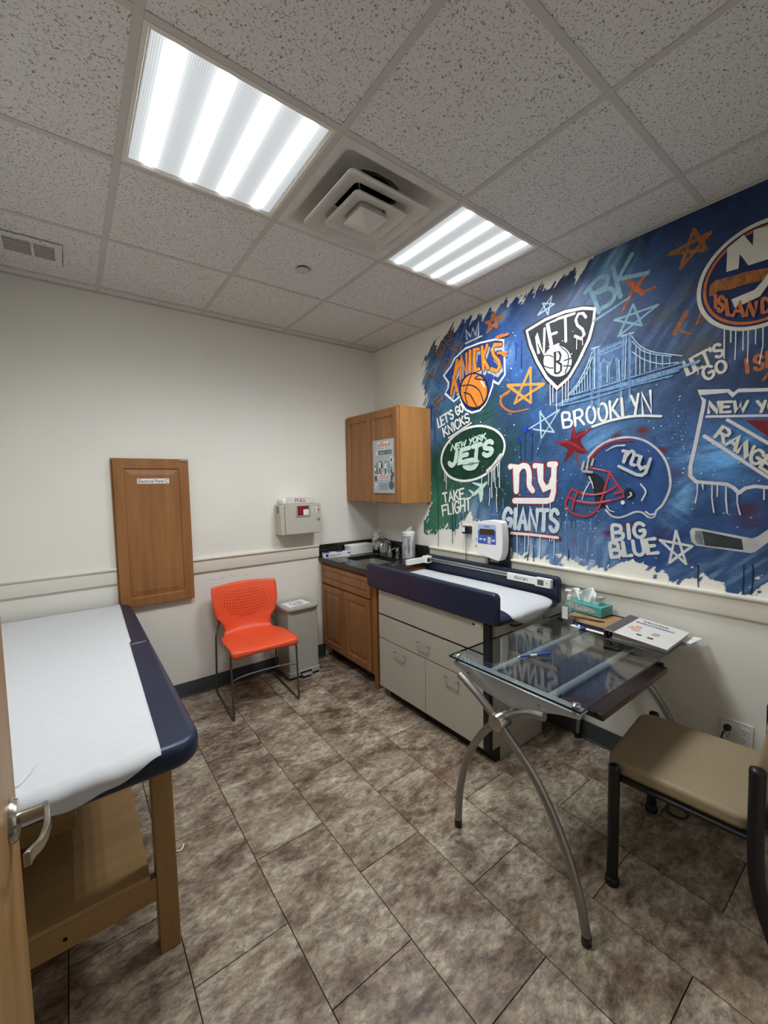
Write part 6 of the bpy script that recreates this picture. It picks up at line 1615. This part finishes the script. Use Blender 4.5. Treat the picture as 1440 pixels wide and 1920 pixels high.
e.emit('paint_drips', drips([tuple(Z8([(a, b)])[0] + Z8([(c, d)])[0]) for a, b, c, d in ((315, 935, 296, 1108), (360, 940, 362, 988), (440, 945, 455, 1190), (485, 950, 484, 1055), (560, 955, 570, 1198), (655, 1020, 680, 1210), (884, 985, 884, 1080))], 2.2), paint('lilac_white', 196, 192, 196))
e = P('painted_hockey_stick')
e.emit('stick_blade', [fillp(Z8([(245, 1355), (262, 1326), (300, 1324), (560, 1372), (780, 1415), (830, 1395), (914, 1338), (1060, 1190), (1110, 1230), (914, 1450), (800, 1533), (760, 1540), (690, 1530), (300, 1476), (258, 1440)]))], paint('stick_grey', 176, 176, 176, .15, 12))
e.emit('blade_tape', [fillp(Z8([(350, 1350), (690, 1420), (704, 1514), (372, 1474)]))], paint('tape_black', 52, 56, 60, .3, 14))
e.emit('blade_shade', [fillp(Z8([(292, 1350), (345, 1350), (366, 1472), (310, 1460), (288, 1420)]))], paint('tape_grey', 112, 116, 120, .2))
# loose drips of ground colours
e = P('loose_paint_drips')
e.emit('blue_drips', drips([tuple(Z6([(a, b)])[0] + Z6([(c, d)])[0]) for a, b, c, d in ((945, 320, 950, 500), (985, 260, 985, 520), (1050, 240, 1045, 500), (925, 300, 925, 360), (795, 1210, 795, 1365), (1012, 1220, 1005, 1395), (1060, 1280, 1062, 1405), (1375, 1300, 1375, 1395), (575, 1300, 574, 1330))] + [tuple(Z8([(a, b)])[0] + Z8([(c, d)])[0]) for a, b, c, d in ((318, 1640, 318, 1830), (708, 1640, 698, 1885), (785, 1640, 772, 1895))] + [tuple(Z3([(a, b)])[0] + Z3([(c, d)])[0]) for a, b, c, d in ((200, 820, 202, 980), (222, 850, 224, 1080), (832, 350, 832, 470), (872, 330, 872, 520))], 1.7), NVY)
e.emit('blue_blots', [fillp(Z6(ell(938, 300, 22, 24))), fillp(Z6(ell(985, 215, 28, 34))), fillp(Z6(ell(1040, 235, 20, 30))), fillp(Z3(ell(200, 815, 12, 16))), fillp(Z3(ell(835, 345, 16, 18))), fillp(Z3(ell(873, 320, 13, 20)))], BLUE)
e.emit('green_drips', drips([tuple(Z6([(a, b)])[0] + Z6([(c, d)])[0]) for a, b, c, d in ((205, 640, 205, 1270), (330, 960, 332, 1240), (355, 980, 356, 1170), (187, 460, 187, 700), (412, 940, 412, 1080), (160, 470, 160, 620))], 1.3), paint('forest_drip', 26, 62, 48))
dots = []
for k in range(230):
    cx_, cy_, sg = random.choice([(1010, 640, 60), (1090, 660, 60), (930, 870, 60), (1010, 900, 50), (1060, 960, 40), (1150, 880, 60), (1270, 790, 30), (1280, 850, 25), (960, 700, 40), (1330, 880, 40), (1160, 1010, 40), (900, 800, 40)])
    u, v = random.gauss(cx_, sg), random.gauss(cy_, sg)
    if not (820 < u < 1435 and 620 < v < 1050): continue
    r_ = random.choice([.5, .6, .7, .9, 1.2]); dots.append(fillp(ell(u, v, r_, r_ * 1.2, n=6)))
e.emit('white_splatter', dots, WHT, join=True)
bpy.data.objects['white_splatter']['kind'] = 'stuff'
